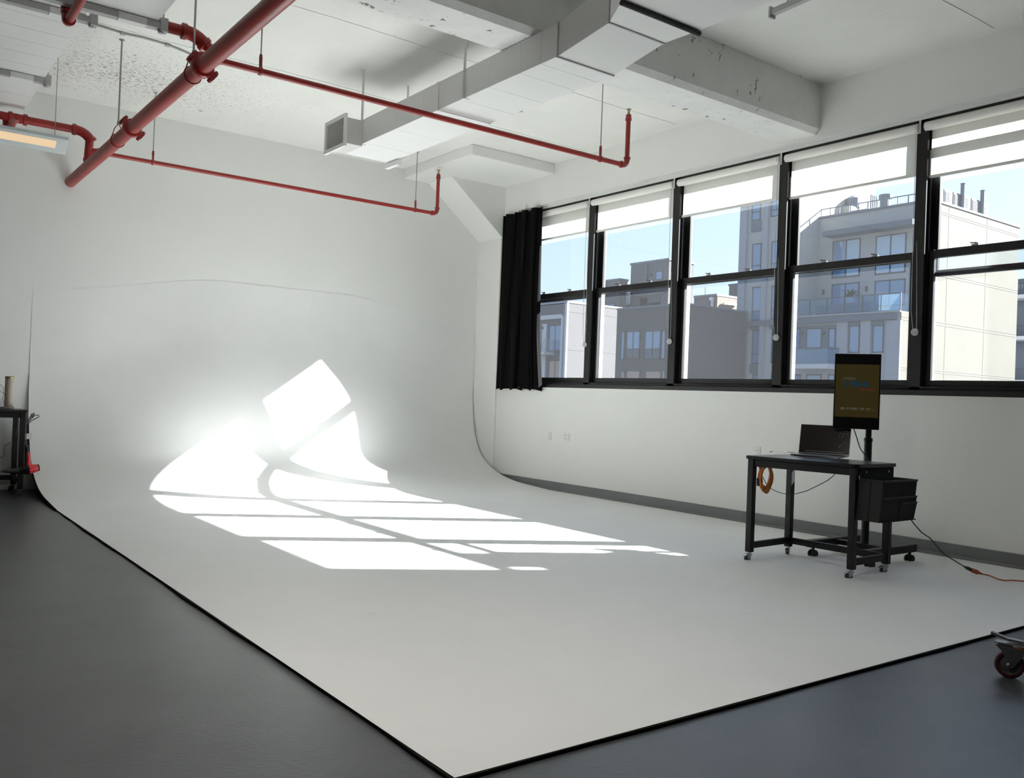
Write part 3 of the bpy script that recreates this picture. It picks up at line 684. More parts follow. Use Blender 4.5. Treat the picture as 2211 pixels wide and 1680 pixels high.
# laptop
lt = thing('laptop', 'open grey laptop with dark screen on the black rolling desk', 'laptop', (6.15, 4.35, ZT))
HL, HR = Vector((6.43, 4.56, ZT)), Vector((6.36, 4.19, ZT))
ax = (HR-HL).normalized(); fw = Vector((ax.y, -ax.x, 0)); fw = fw if fw.x < 0 else -fw
HL = at(1724, 978, 2, ZT+.012); HL.z = ZT
W_ = .40; ax = (Vector((RV.x, RV.y, 0)).normalized()*.85-Vector((FV.x, FV.y, 0)).normalized()*.52).normalized(); fw = Vector((ax.y, -ax.x, 0)); fw = fw if fw.x < 0 else -fw
HR = HL+ax*W_
HL.z = HR.z = ZT
def lp_(u, v, z): return HL+ax*u+fw*v+Vector((0,0,z))
DP = .265
def slab(u0, u1, v0, v1, z0, z1):
    vs = [lp_(u, v, z) for z in (z0, z1) for u, v in ((u0,v0),(u1,v0),(u1,v1),(u0,v1))]
    return MB().add(vs, [(0,3,2,1),(4,5,6,7),(0,1,5,4),(1,2,6,5),(2,3,7,6),(3,0,4,7)])
slab(0, W_, 0, DP, .004, .016).build('laptop_base', M['alu'], lt, bevel=.003)
kb = slab(.03, W_-.03, .03, .13, .016, .0168).build('keyboard', M['black'], lt)
for r in range(5):
    for c in range(14):
        u0 = .034+c*(W_-.068)/14; v0 = .034+r*.019
        slab(u0, u0+(W_-.068)/14-.003, v0, v0+.016, .0168, .0182).build('key', M['black'], kb)
slab(W_/2-.06, W_/2+.06, .145, .235, .016, .0164).build('trackpad', M['alu'], lt)
for u in (.03, W_-.03):
    for v in (.03, DP-.03): MB().lathe([(.008,0),(.007,.004)], lp_(u, v, 0), n=10).build('foot', M['rubberblack'], lt)
tilt = math.radians(14); up = Vector((0,0,1))*math.cos(tilt)-fw*math.sin(tilt); nrm = fw*math.cos(tilt)+Vector((0,0,1))*math.sin(tilt)
def sc_(u, h, d): return HL+ax*u+Vector((0,0,.014))+up*h+nrm*d
def lid(u0, u1, h0, h1, d0, d1):
    vs = [sc_(u, h, d) for d in (d0, d1) for u, h in ((u0,h0),(u1,h0),(u1,h1),(u0,h1))]
    return MB().add(vs, [(0,3,2,1),(4,5,6,7),(0,1,5,4),(1,2,6,5),(2,3,7,6),(3,0,4,7)])
HH = .245
lid(0, W_, 0, HH, -.005, 0).build('laptop_lid', M['alu'], lt, bevel=.002)
s_ = lid(.003, W_-.003, .006, HH-.003, 0, .0012).build('laptop_screen', M['screen'], lt)
M['icon'] = mat('dim_icon', (.02,.022,.035), .3)
for (u, h) in [(.75,.80),(.80,.80),(.70,.72),(.76,.70),(.81,.71),(.69,.63),(.74,.62),(.73,.33),(.70,.27),(.79,.42)]:
    lid(W_*u*1.12, W_*u*1.12+.010, HH*h, HH*h+.009, .0012, .0016).build('screen_icon', M['icon'], s_)
lid(.05, W_-.05, .018, .026, .0012, .0016).build('screen_dock', M['icon'], s_)
ch = thing('laptop_cable', 'thin black cable curling onto the desk behind the laptop', 'cable', (6.3, 4.7, ZT))
MB().tube([at(px, py, 2, z) for px, py, z in ((1662,977,ZT+.004),(1668,974.5,ZT+.016),(1680,973,ZT+.022),(1692,974,ZT+.016),(1704,976.5,ZT+.006),(1716,977,ZT+.006))], .003, 6).build('cable', M['cable'], ch, smooth=True)

# hanging felt organiser
ob = thing('hanging_organizer', 'black felt organizer bag hanging off the right end of the desk', 'organizer', (5.97, 3.46, .5))
exd = Vector((.466, .011, 0)).normalized(); eyd = Vector((exd.y, -exd.x, 0))           # outward from the desk end
O0 = Vector((5.741, 3.603, 0))-exd*.005
def ob_(u, v, z): return O0+exd*u+eyd*v+Vector((0,0,z))
WB, D0, D1, zt_, zb_ = .475, .035, .215, .715, .430
def oslab(u0, u1, v0, v1, z0, z1, sh=0):
    vs = [ob_(u-(.02 if z == z0 and sh else 0), v-(sh if z == z0 else 0), z) for z in (z0, z1) for u, v in ((u0,v0),(u1,v0),(u1,v1),(u0,v1))]
    return MB().add(vs, [(0,3,2,1),(4,5,6,7),(0,1,5,4),(1,2,6,5),(2,3,7,6),(3,0,4,7)])
oslab(.03, WB, .026, .034, zt_-.01, .79).build('hanging_flap', M['fabric'], ob)
for u in (.10, WB-.07): MB().lathe([(.008,0),(.008,.003)], ob_(u, .034, .765), eyd, 12).build('snap', M['chrome'], ob)
oslab(.02, WB, D1-.008, D1, zb_, zt_, .012).build('front_panel', M['fabric'], ob)
oslab(.02, WB, D0-.006, D0, zb_, zt_).build('back_panel', M['fabric'], ob)
oslab(.02, .027, D0, D1-.008, zb_, zt_, .012).build('side_panel', M['feltgrey'], ob)
oslab(WB-.007, WB, D0, D1-.008, zb_, zt_, .012).build('side_panel', M['feltgrey'], ob)
oslab(.02, WB, D0, D1, zb_, zb_+.006, .0).build('bottom_panel', M['fabric'], ob)
oslab(.016, .021, (D0+D1)/2-.006, (D0+D1)/2-.001, zb_, zt_, .012).build('side_seam', M['fabric'], ob)
rm_ = MB()
for a, b in ((ob_(.02,D1,zt_), ob_(WB,D1,zt_)), (ob_(.02,D0,zt_), ob_(.02,D1,zt_)), (ob_(WB,D0,zt_), ob_(WB,D1,zt_))): rm_.bar(a, b, .012, .014)
rm_.build('rim_binding', M['black'], ob)
oslab(.01, WB-.004, D1, D1+.004, zb_+.005, .60, .012).build('front_pocket', M['fabric'], ob)
oslab(.01, WB-.004, D1+.003, D1+.007, .592, .606).build('pocket_binding', M['black'], ob)
oslab(.25, WB-.006, D1+.004, D1+.009, zb_+.008, .56, .012).build('small_pocket', M['fabric'], ob)
oslab(.25, WB-.006, D1+.008, D1+.011, .552, .564).build('pocket_binding', M['black'], ob)

# coil of orange cable under the desk
oc = thing('cable_coil', 'coiled orange cable hanging under the front of the desk', 'cable coil', (5.72, 4.35, .65))
cc = at(1653, 1033, 0, 5.70)
RA, RB = .072, .108
wv = Vector((RV.x, RV.y, 0)).normalized(); dv = Vector((FV.x, FV.y, 0)).normalized()
for k in range(10):
    pts = []; ra = RA*random.uniform(.62, 1.0); rb_ = RB*random.uniform(.80, 1.02); ox = random.uniform(-.016, .016); od = (k-4.5)*.008; p2 = random.uniform(0, 6)
    for j in range(36):
        a = 2*PI*j/36
        pts.append(cc+wv*(ra*math.cos(a)*.82+ox*(.4-.6*math.sin(a)))+dv*(ra*math.cos(a)*.35+od+.006*math.sin(2*a+p2))+Vector((0,0, rb_*math.sin(a)-(RB-rb_)*-.8+.004*math.sin(3*a+p2))))
    MB().tube(pts, .0052, 7, close=True).build('cable_loop', M['orange'], oc, smooth=True)
MB().tube([cc+wv*(.0)+Vector((0,0,RB*.8)), cc+wv*.004+Vector((0,0,RB*1.05+.03))], .012, 8).build('hook_strap', M['black'], oc)
MB().bar(cc-wv*.045+Vector((0,0,RB*.70)), cc-wv*.012+Vector((0,0,RB*.98)), .05, .026, dv).build('velcro_strap', M['strapgrey'], oc)
MB().bar(cc-wv*.066+Vector((0,0,-.030)), cc-wv*.024+Vector((0,0,-.028)), .06, .020, dv).build('velcro_strap', M['strapgrey'], oc)

ud = thing('under_desk_cable', 'thin black cable sagging under the desk from the orange coil', 'cable', (5.9, 4.1, .6))
MB().tube([at(px, py, 0, x) for px, py, x in ((1641,999,5.80),(1640,1013,5.78),(1646,1028,5.76),(1655,1046,5.76),(1668,1057,5.78),(1684,1064,5.80),(1700,1067,5.83),(1720,1066,5.85),(1742,1060,5.88),(1765,1049,5.92),(1788,1037,5.95),(1800,1027,5.97),(1809,1015,6.0))], .0028, 6).build('cable', M['cable'], ud, smooth=True)

# ------------------------------------------------------------------ monitor on a rolling stand
mo = thing('monitor_stand', 'black rolling floor stand behind the desk carrying the portrait monitor', 'stand', (6.60, 4.03, 0))
PX, PY = 6.60, 4.03
MB().tube([(PX, PY, .06), (PX, PY, .98)], .030, 20).build('pole', M['black'], mo, smooth=True)
MB().tube([(PX, PY, .96), (PX, PY, 1.32)], .024, 20).build('inner_pole', M['black'], mo, smooth=True)
MB().lathe([(.033,0),(.034,.01),(.034,.03),(.026,.032)], (PX, PY, .955), n=20).build('pole_collar', M['black'], mo, smooth=True)
MB().box(PX-.035, PX+.035, 3.78, 4.32, .095, .135).build('crossbar', M['black'], mo, bevel=.003)
MB().box(PX-.04, PX+.04, PY-.06, PY+.06, .06, .10).build('pole_foot', M['black'], mo)
for y in (4.30, 3.80):
    o = MB().box(6.24, 6.93, y-.028, y+.028, .085, .145).build('base_foot', M['black'], mo, bevel=.003)
    for x in (6.30, 6.87):
        q = MB().lathe([(.012,0),(.012,.04)], (x, y, .05), n=10)
        for s in (1, -1): q.lathe([(.008,-.011),(.028,-.010),(.032,-.004),(.032,.004),(.028,.010),(.008,.011)], (x, y+s*.017, .032), (.25,1,0), 18)
        q.build('caster', M['rubberblack'], o, smooth=True)
    for dx in (.06, .12): MB().lathe([(.009,0),(.009,.004)], (6.24+dx+.4, y-.028, .115), (0,-1,0), 8).build('bolt', M['darkslot'], o)

mn = thing('monitor', 'portrait monitor showing a yellow 1984 screen in front of the window', 'monitor', (6.53, 4.02, 1.35))
eu = Vector((.194, -.343, 0)).normalized(); en = Vector((eu.y, -eu.x, 0))
if en.x > 0: en = -en
MW, MH = .348, .605
tl = Vector((PX, PY, 0))+en*.075; MZ0 = 1.055; c0 = Vector((tl.x, tl.y, 0))
shift = -0.095
def mp3(u, v, d): return c0+eu*(u-MW/2+shift)+en*d+Vector((0,0,MZ0+v))
def mslab(u0, u1, v0, v1, d0, d1):
    vs = [mp3(u, v, d) for d in (d0, d1) for u, v in ((u0,v0),(u1,v0),(u1,v1),(u0,v1))]
    return MB().add(vs, [(0,3,2,1),(4,5,6,7),(0,1,5,4),(1,2,6,5),(2,3,7,6),(3,0,4,7)])
mslab(0, MW, 0, MH, -.03, .004).build('monitor_case', M['black'], mn, bevel=.003)
dp = mslab(.004, MW-.004, .004, MH-.004, .004, .006).build('display_panel', M['screenblack'], mn)
M['yellow'] = emit('dim_yellow_display', (.75,.52,.05), .028)
M['s_blue'] = emit('display_blue', (.0,.32,.62), .070)
M['s_red'] = emit('display_red', (.85,.07,.04), .12)
M['s_white'] = emit('display_grey', (.8,.8,.7), .10)
U0, U1, V0, V1 = .010, MW-.010, .095, .520
mslab(U0, U1, V0, V1, .006, .0066).build('display_image', M['yellow'], mn)
F5 = {'S':['.####','#....','.###.','....#','####.'],'T':['#####','..#..','..#..','..#..','..#..'],'U':['#...#','#...#','#...#','#...#','.###.'],
 'D':['####.','#...#','#...#','#...#','####.'],'I':['#####','..#..','..#..','..#..','#####'],'O':['.###.','#...#','#...#','#...#','.###.'],
 'N':['#...#','##..#','#.#.#','#..##','#...#'],'E':['#####','#....','####.','#....','#####'],'W':['#...#','#...#','#.#.#','##.##','#...#'],
 'Y':['#...#','.#.#.','..#..','..#..','..#..'],'R':['####.','#...#','####.','#.#..','#..##'],'K':['#..##','#.#..','##...','#.#..','#..##'],
 'B':['####.','#...#','####.','#...#','####.'],'A':['.###.','#...#','#####','#...#','#...#'],'P':['####.','#...#','####.','#....','#....'],
 'F':['#####','#....','####.','#....','#....'],'_':['.....','.....','.....','.....','#####'],' ':['...']*5}
F9 = {'1':['...##...','.####...','...##...','...##...','...##...','...##...','.######.'],
 '9':['.#####..','##...##.','##...##.','.######.','.....##.','....##..','.####...'],
 '8':['.#####..','##...##.','###..##.','.#####..','##..###.','##...##.','.#####..'],
 '4':['...###..','..####..','.##.##..','##..##..','#######.','....##..','...####.']}
def letters(nm, txt, font, u, v, pw, ph, m):
    """pixel lettering; u, v = left, top"""
    b = MB()
    for chh in txt:
        g = font[chh]; wd = max(len(r) for r in g)
        for r, row in enumerate(g):
            k = 0
            while k < len(row):
                if row[k] == '#':
                    e_ = k
                    while e_ < len(row) and row[e_] == '#': e_ += 1
                    u0, u1 = u+k*pw, u+e_*pw; v1 = v-r*ph; v0 = v1-ph
                    vs = [mp3(a, c, d) for d in (.0066, .0070) for a, c in ((u0,v0),(u1,v0),(u1,v1),(u0,v1))]
                    b.add(vs, [(0,3,2,1),(4,5,6,7),(0,1,5,4),(1,2,6,5),(2,3,7,6),(3,0,4,7)]); k = e_
                else: k += 1
        u += (wd+(1 if font is F5 else 0))*pw
    b.build(nm, m, dp)
UW, VH = U1-U0, V1-V0
letters('lettering_studio', 'STUDIO', F5, U0+UW*.18, V0+VH*.745, UW*.28/36, VH*.034/5, M['s_white'])
letters('lettering_1984', '1984', F9, U0+UW*.15, V0+VH*.69, UW*.64/32, VH*.122/7, M['s_blue'])
letters('lettering_new_york', 'NEW YORK', F5, U0+UW*.56, V0+VH*.545, UW*.335/46, VH*.036/5, M['s_red'])
letters('lettering_slogan', 'BE A PART OF IT _', F5, U0+UW*.14, V0+VH*.18, UW*.72/86, VH*.046/5, M['s_white'])
MB().bar(Vector((PX, PY, 1.315)), mp3(MW/2+.03, .26, -.031), .05, .06).build('mount_arm', M['black'], mn)
mslab(MW/2-.02, MW/2+.08, .20, .32, -.036, -.03).build('mount_plate', M['black'], mn)
mslab(-.001, .0, .30, .32, -.02, -.01).build('side_button', M['chrome'], mn)
mc = thing('monitor_cable', 'thin black cable dropping from the monitor down behind the desk', 'cable', (6.55, 4.0, .95))
MB().tube([at(px, py, 0, x) for px, py, x in ((1838,905,6.58),(1842,922,6.54),(1849,942,6.53),(1855,962,6.53),(1859,971,6.53),(1868,983,6.53),(1876,994,6.53),(1880,1003,6.53))], .0045, 6).build('cable', M['cable'], mc, smooth=True)

# ------------------------------------------------------------------ power cord and extension cord
pcd = thing('power_cord', 'black power cord running from the desk organizer down to the floor', 'cord', (6.5, 3.3, .2))
pp = [(5.98,3.55,.52), (6.16,3.50,.49)]+[tuple(at(px, py, 0, x)) for px, py, x in ((1958,1110,6.28),(1975,1133,6.34),(1990,1150,6.40),(2008,1162,6.45),(2022,1178,6.5),(2034,1193,6.54),(2050,1204,6.58),(2068,1215,6.62),(2083,1224,6.65))]
MB().tube(pp, .0042, 8).build('cord', M['cable'], pcd, smooth=True)
K0, K1, K2 = at(2081, 1223, 0, 6.65), at(2098, 1231, 0, 6.68), at(2119, 1239, 0, 6.72)
MB().tube([K0, K0*.7+K1*.3, K0*.6+K1*.4, K1], [.006, .009, .013, .014], 12).build('plug', M['rubberblack'], pcd, smooth=True)
ecd = thing('extension_cord', 'orange red extension cord with socket plugged to the black cord', 'cord', (6.8, 3.0, .03))
MB().tube([K1, K1*.9+K2*.1, K1*.35+K2*.65, K1*.3+K2*.7, K2], [.013, .017, .017, .010, .008], 12).build('socket', M['redorange'], ecd, smooth=True)
ep = [K2]+[at(px, py, 2, .026) for px, py in ((2155,1250.5),(2168,1253.5),(2185,1253),(2211,1255),(2260,1262))]
ep.insert(1, at(2136, 1245, 0, 6.75)); ep[1].z = max(ep[1].z, .03)
MB().tube(ep, .0048, 8).build('cord', M['redorange'], ecd, smooth=True)

# ------------------------------------------------------------------ cart caster at the right edge
ct = thing('equipment_cart', 'steel braked swivel caster of a cart cut off by the right edge', 'cart', (4.33, 1.9, 0))
wx, wy, wr_ = 4.325, 1.895, .0625
da = Vector((.80, -.60, 0)).normalized(); ds = Vector((RV.x, RV.y, 0)).normalized()
sp = Vector((.35, -.94, 0)).normalized()*-1                          # wheel axle direction
sp = Vector((-.95, -.31, 0)).normalized(); fd = Vector((-sp.y, sp.x, 0)); fd = fd if fd.y < 0 else -fd   # fd points to the right, away from the wall
c = Vector((wx, wy, wr_))
MB().lathe([(.040,-.008),(.045,-.018),(.056,-.019),(.0625,-.012),(.0625,.012),(.056,.019),(.045,.018),(.040,.008)], c, sp, 32).build('tread', M['maroon'], ct, smooth=True)
MB().lathe([(.012,-.020),(.018,-.019),(.028,-.012),(.040,-.012),(.045,-.0175),(.045,.0175),(.040,.012),(.028,.012),(.018,.019),(.012,.020)], c, sp, 28).build('wheel_hub', M['rubber'], ct, smooth=True)
for s in (1, -1):
    q = c+sp*.026*s; Z_ = Vector((0,0,1))
    prf = [q-Z_*.014+fd*.004, q-Z_*.010+fd*.016, q+Z_*.060+fd*.066, q+Z_*.076+fd*.075, q+Z_*.092-fd*.040, q+Z_*.084-fd*.056, q+Z_*.052-fd*.022, q-Z_*.004-fd*.012]
    n_ = len(prf); b = MB().add(prf+[p+sp*.003*s for p in prf], [tuple(range(n_)), tuple(range(2*n_-1, n_-1, -1))]+[(i, (i+1) % n_, n_+(i+1) % n_, n_+i) for i in range(n_)])
    o = b.build('fork_plate', M['chrome'], ct)
    MB().lathe([(.011,0),(.011,.008),(.006,.010)], c+sp*.029*s, sp*s, 6).build('axle_nut', M['chrome'], o)
    for k in ((.052,-.018),(.036,.012)):
        MB().lathe([(.0035,0),(.0035,.001)], c+sp*.0292*s+Vector((0,0,k[0]+.02))+fd*k[1], sp*s, 8).build('rivet', M['darkslot'], o)
kc = c+fd*.050+Vector((0,0,.078))
MB().lathe([(.034,0),(.040,.004),(.040,.012),(.034,.016)], kc, n=28).build('swivel_race', M['chrome'], ct, smooth=True)
MB().lathe([(.041,.003),(.042,.006),(.041,.009)], kc, n=28).build('race_seal', M['redorange'], ct, smooth=True)
MB().bar(c+fd*.03+Vector((0,0,.092)), c-fd*.060+Vector((0,0,.096)), .056, .004).build('brake_shoe', M['chrome'], ct)
l_ = MB().bar(c-fd*.080+Vector((0,0,.132)), c-fd*.010+Vector((0,0,.112)), .030, .012); l_.bar(c-fd*.012+Vector((0,0,.112)), c+fd*.05+Vector((0,0,.108)), .032, .014); l_.bar(c+fd*.05+Vector((0,0,.108)), c+fd*.14+Vector((0,0,.098)), .034, .016)
l_.build('brake_lever', M['chrome'], ct, bevel=.003)
MB().box(kc.x-.05, kc.x+.05, kc.y-.05, kc.y+.05, kc.z+.016, kc.z+.022).build('top_plate', M['chrome'], ct)
MB().box(kc.x+.10, kc.x+.9, kc.y-.55, kc.y-.10, kc.z+.03, kc.z+.07).box(kc.x+.02, kc.x+.14, kc.y-.14, kc.y-.02, kc.z+.022, kc.z+.034).build('cart_frame', M['black'], ct)

# ------------------------------------------------------------------ left desk, heater, dryer
DXR = 1.415
desk('rolling_desk', 'tall black work table at the left edge with the hair dryer', (DXR, 10.26), (DXR, 10.74), (.30, 10.26), (.30, 10.74), .885, .075, .15)
th = thing('tower_heater', 'beige cylindrical tower heater standing on the left work table', 'heater', (1.28, 10.4, .885))
MB().lathe([(.062,0),(.064,.006),(.064,.020),(.050,.026)], (1.29, 10.42, .885), n=28).build('base_disc', M['beigegrey'], th, smooth=True)
MB().lathe([(.038,0),(.040,.004),(.040,.30),(.038,.305)], (1.30, 10.42, .909), n=28).build('tower_body', M['beige'], th, smooth=True)
MB().lathe([(.041,0),(.042,.003),(.042,.012),(.036,.018)], (1.30, 10.42, 1.205), n=28).build('top_ring', M['brass'], th, smooth=True)
q_ = ray(24, 818); q_.z = 0; q_.normalize(); sd = Vector((RV.x, RV.y, 0)).normalized()
lc = Vector((1.30, 10.42, 1.185))-q_*.041+sd*.006
MB().bar(lc-sd*.014, lc+sd*.014, .002, .008).build('logo_plate', M['plastic'], th)
hc = thing('heater_cable', 'thin black cable looping behind the tower heater', 'cable', (1.2, 10.5, .95))
MB().tube([at(px, py, 1, 10.6) for px, py in ((-20,828),(0,829),(7,836),(8,852),(6,862),(9,872))], .0025, 6).build('cable', M['cable'], hc, smooth=True)
MB().tube([at(px, py, 1, 10.55) for px, py in ((-14,843),(0,845),(6,848),(13,855))], .0025, 6).build('cable', M['cable'], hc, smooth=True)
tc_ = thing('table_cable', 'black cable hanging beneath the left work table', 'cable', (1.2, 10.5, .6))
MB().tube([at(px, py, 1, 10.5) for px, py in ((41,898),(38,910),(39,918),(36,930),(35,938))], .0025, 6).build('cable', M['cable'], tc_, smooth=True)
MB().tube([at(px, py, 1, 10.6) for px, py in ((24,955),(12,961),(10,965),(9,985),(5,988),(-20,990))], .003, 6).build('cable', M['cable'], tc_, smooth=True)

hd = thing('hair_dryer', 'red and black hair dryer hanging beside the left work table', 'hair dryer', (1.50, 10.2, .35))
YD = 10.13
A = lambda px, py: at(px, py, 1, YD)
def seg(nm, p, q, r0, r1, m, n=20):
    return MB().tube([A(*p), A(*p)*.92+A(*q)*.08, A(*p)*.08+A(*q)*.92, A(*q)], [r0*.85, r0, r1, r1*.85], n).build(nm, m, hd, smooth=True)
seg('motor_housing', (61, 1014), (83, 1010), .052, .036, M['dryer'])
seg('rear_grille', (82, 1010), (85, 1009.5), .037, .034, M['dryerblack'])
seg('barrel', (40, 1016), (63, 1013.5), .036, .052, M['dryerblack'])
seg('nozzle', (2, 1018), (41, 1016), .011, .036, M['dryerblack'])
MB().tube([A(60, 1004), A(61, 990), A(59, 976)], [.024, .021, .016], 16).build('handle', M['dryer'], hd, smooth=True)
MB().tube([A(56.5, 1006), A(57, 990), A(56.5, 960)], [.018, .016, .012], 14).build('handle_back', M['dryerblack'], hd, smooth=True)
MB().tube([A(59, 977), A(58, 968), A(57, 960)], [.017, .018, .008], 12).build('cord_grip', M['dryerblack'], hd, smooth=True)
MB().tube([A(57, 960), A(56, 945), A(57, 925), A(58, 915)], .004, 8).build('cord', M['cable'], hd, smooth=True)
MB().bar(A(60, 963), A(61, 974), .035, .025).build('plug', M['strapgrey'], hd)
for lp2 in ([(58,913),(63,905),(69,893),(74,892),(72,899),(65,907),(59,914)], [(58,914),(66,906),(75,897),(83,896),(85,899),(79,903),(69,908),(60,915)], [(57,914),(64,904),(72,894),(74,891),(73,896),(66,906)]):
    MB().tube([A(*p) for p in lp2], .0042, 8).build('cord_loop', M['cable'], hd, smooth=True)
MB().bar(A(61, 936), A(61, 948), .055, .003, (0,1,0)).build('paper_tag', M['tagp'], hd)


# ------------------------------------------------------------------ the street outside
GZ = -13.0
M['ground'] = mat('street_asphalt', (.07,.07,.073), .9, var=.1, scale=.3)
M['stucco'] = mat('pale_stucco', (.36,.35,.33), .9, var=.04, scale=.6)
M['stuccotan'] = mat('tan_stucco', (.122,.110,.088), .9, var=.06, scale=.35)
M['greybrick'] = mat('grey_brick', (.30,.30,.32), .9, var=.07, scale=3)
M['pinkgrey'] = mat('pinkish_grey_stucco', (.108,.100,.103), .9, var=.06, scale=.6)
M['brown'] = mat('dark_brown_brick', (.072,.066,.068), .9, var=.12, scale=4)
M['tanbrick'] = mat('tan_brick', (.15,.118,.095), .9, var=.1, scale=5)
M['slate'] = mat('slate_blue_metal', (.10,.115,.14), .6)
M['whitetrim'] = mat('white_trim', (.50,.50,.51), .7)
M['win_frame'] = mat('dark_window_frame', (.05,.055,.065), .5)
M['railglass'] = glass('balcony_glass', (.62,.80,.92), .03, .08, (.7,.85,1))
M['win_warm'] = mat('reddish_reflecting_glass', (.24,.13,.11), .1, spec=1)
M['curtain_pale'] = mat('pale_inner_curtain', (.30,.40,.50), .2, spec=1)
M['acwhite'] = mat('air_unit_grey', (.15,.15,.155), .7)
M['leaf'] = mat('plant_green', (.06,.08,.04), .8)
M['cover'] = mat('blue_grey_cover', (.09,.13,.18), .8)
tag(MB().box(-300, 600, -300, 600, GZ-.5, GZ).build('ground', M['ground']), kind='structure')

def bld(name, label, loc): return thing(name, label, 'building', loc, 'buildings across the street')
class Face:
    """a facade plane x = X that looks back at the studio; windows are given by their corners in the photograph"""
    def __init__(s, parent, X): s.p = parent; s.X = X
    def yz(s, px, py): q = at(px, py, 0, s.X); return q.y, q.z
    def rect(s, x0, y0, x1, y1):
        xm, ym = (x0+x1)/2, (y0+y1)/2
        ya = s.yz(x0, ym)[0]; yb = s.yz(x1, ym)[0]
        return ya, yb, s.yz(xm, y1)[1], s.yz(xm, y0)[1]
    def block(s, nm, x0, y0, x1, y1, d0, d1, m, par=None):
        """a box on the facade from d0 to d1 in front of it (negative = behind)"""
        ya, yb, z0, z1 = s.rect(x0, y0, x1, y1)
        return MB().box(s.X-d0, s.X-d1, ya, yb, z0, z1).build(nm, m, par or s.p)
    def window(s, x0, y0, x1, y1, cols=1, sill=None, glassm=None, fr=.09, curt=None):
        ya, yb, z0, z1 = s.rect(x0, y0, x1, y1)          # ya > yb
        b = MB().box(s.X-.05, s.X+.02, ya, ya-fr, z0, z1).box(s.X-.05, s.X+.02, yb, yb+fr, z0, z1).box(s.X-.05, s.X+.02, ya, yb, z0, z0+fr).box(s.X-.05, s.X+.02, ya, yb, z1-fr, z1)
        for k in range(1, cols):
            y = ya+(yb-ya)*k/cols; b.box(s.X-.05, s.X+.02, y-fr*.6, y+fr*.6, z0, z1)
        if sill: z = z0+(z1-z0)*sill; b.box(s.X-.05, s.X+.02, ya, yb, z-fr*.5, z+fr*.5)
        o = b.build('window', M['win_frame'], s.p)
        for k in range(cols):
            p0, p1 = ya+(yb-ya)*k/cols, ya+(yb-ya)*(k+1)/cols
            gm = glassm or M['farpane']
            if curt and k in curt: gm = M['curtain_pale']
            MB().box(s.X-.03, s.X+.0, p0-fr*.5, p1+fr*.5, z0+fr*.5, z1-fr*.5).build('pane', gm, o)
        return o

# --- the balcony building
XF = 60.0
q = bld('apartment_building', 'tall grey apartment building with glass balcony rail and terrace', (60, 40, GZ))
yL = at(1595, 640, 0, XF).y; yT = at(1716, 500, 0, XF).y; yR = at(1944, 667, 0, XF).y
zT = at(1850, 676, 0, XF).z; XS = at(1770, 480, 1, yT).x; zP = at(1900, 451, 0, XS).z
XE_ = at(2200, 500, 1, yR).x
MB().box(XF, XS+8, yT, yL, GZ, zP+4.5).build('tower_wall', M['stucco'], q)
MB().box(XF, XE_, yR, yT, GZ, zT).build('lower_wall', M['greybrick'], q)
MB().box(XS, XE_, yR+.02, yT, zT, zP).build('upper_wall', M['stucco'], q)
MB().box(XF+.05, XE_, yR-.06, yR, GZ, zT).box(XS+.05, XE_, yR-.06, yR+.02, zT, zP+.15).build('side_wall', M['stuccotan'], q)
f = Face(q, XF); fs = Face(q, XS)
def c5(x, y): return 1580+x/3.733, 400+y/3.733
def fw5(F, a, b, c, d, **k): return F.window(*c5(a, b), *c5(c, d), **k)
def bk5(F, nm, a, b, c, d, d0, d1, m): return F.block(nm, *c5(a, b), *c5(c, d), d0, d1, M[m])
for a, c in ((52, 106), (240, 277)): bk5(f, 'brick_pier', a, -200, c, 2400, 0, .25, 'greybrick')
for b, d in ((40, 285), (470, 718), (820, 1092), (1165, 1440), (1520, 1790)): fw5(f, 165, b, 238, d, sill=.28)
for b, d in ((60, 250), (448, 700), (806, 1082), (1158, 1432), (1520, 1780)): fw5(f, 320, b, 402, d, sill=.28)
bk5(f, 'louvre_panel', 160, 290, 240, 376, 0, .05, 'slate'); bk5(f, 'louvre_panel', 147, 1440, 226, 1518, 0, .05, 'slate'); bk5(f, 'header_panel', 148, 1134, 228, 1164, 0, .05, 'slate'); bk5(f, 'header_panel', 303, 1130, 380, 1158, 0, .05, 'slate')
ya, yb, z0, z1 = f.rect(*c5(55, 1098), *c5(1345, 1064))
zc_ = (at(*c5(700, 1090), 0, XF).z)
MB().box(XF-.35, XF, yL, yR+.25, zc_-.22, zc_+.22).build('ledge', M['slate'], q)
MB().box(XF-.12, XF+.02, yT, yR-.06, zc_+.3, zT+.02).build('terrace_fascia', M['stucco'], q)
# recess with three windows, piers and header boxes
bk5(f, 'recess_panel', 506, 1130, 838, 1320, 0, .012, 'slate')
for a, c in ((470, 555), (600, 728), (780, 838)): fw5(f, a, 1152, c, 1322)
for a, c, b, d in ((945, 1032, 1130, 1352), (1135, 1226, 1126, 1350)): fw5(f, a, b, c, d)
bk5(f, 'header_panel', 930, 1094, 1032, 1134, 0, .1, 'slate'); bk5(f, 'header_panel', 1116, 1088, 1228, 1128, 0, .1, 'slate')
for a, c in ((842, 925), (1032, 1112), (1240, 1352)): bk5(f, 'brick_pier', a, 1090, c, 2200, 0, .18, 'greybrick')
for a, c in ((564, 580), (735, 752)): bk5(f, 'wall_lamp', a, 1182, c, 1204, 0, .3, 'win_frame')
for a, c in ((480, 556), (600, 722), (776, 832)): fw5(f, a, 1524, c, 1680)
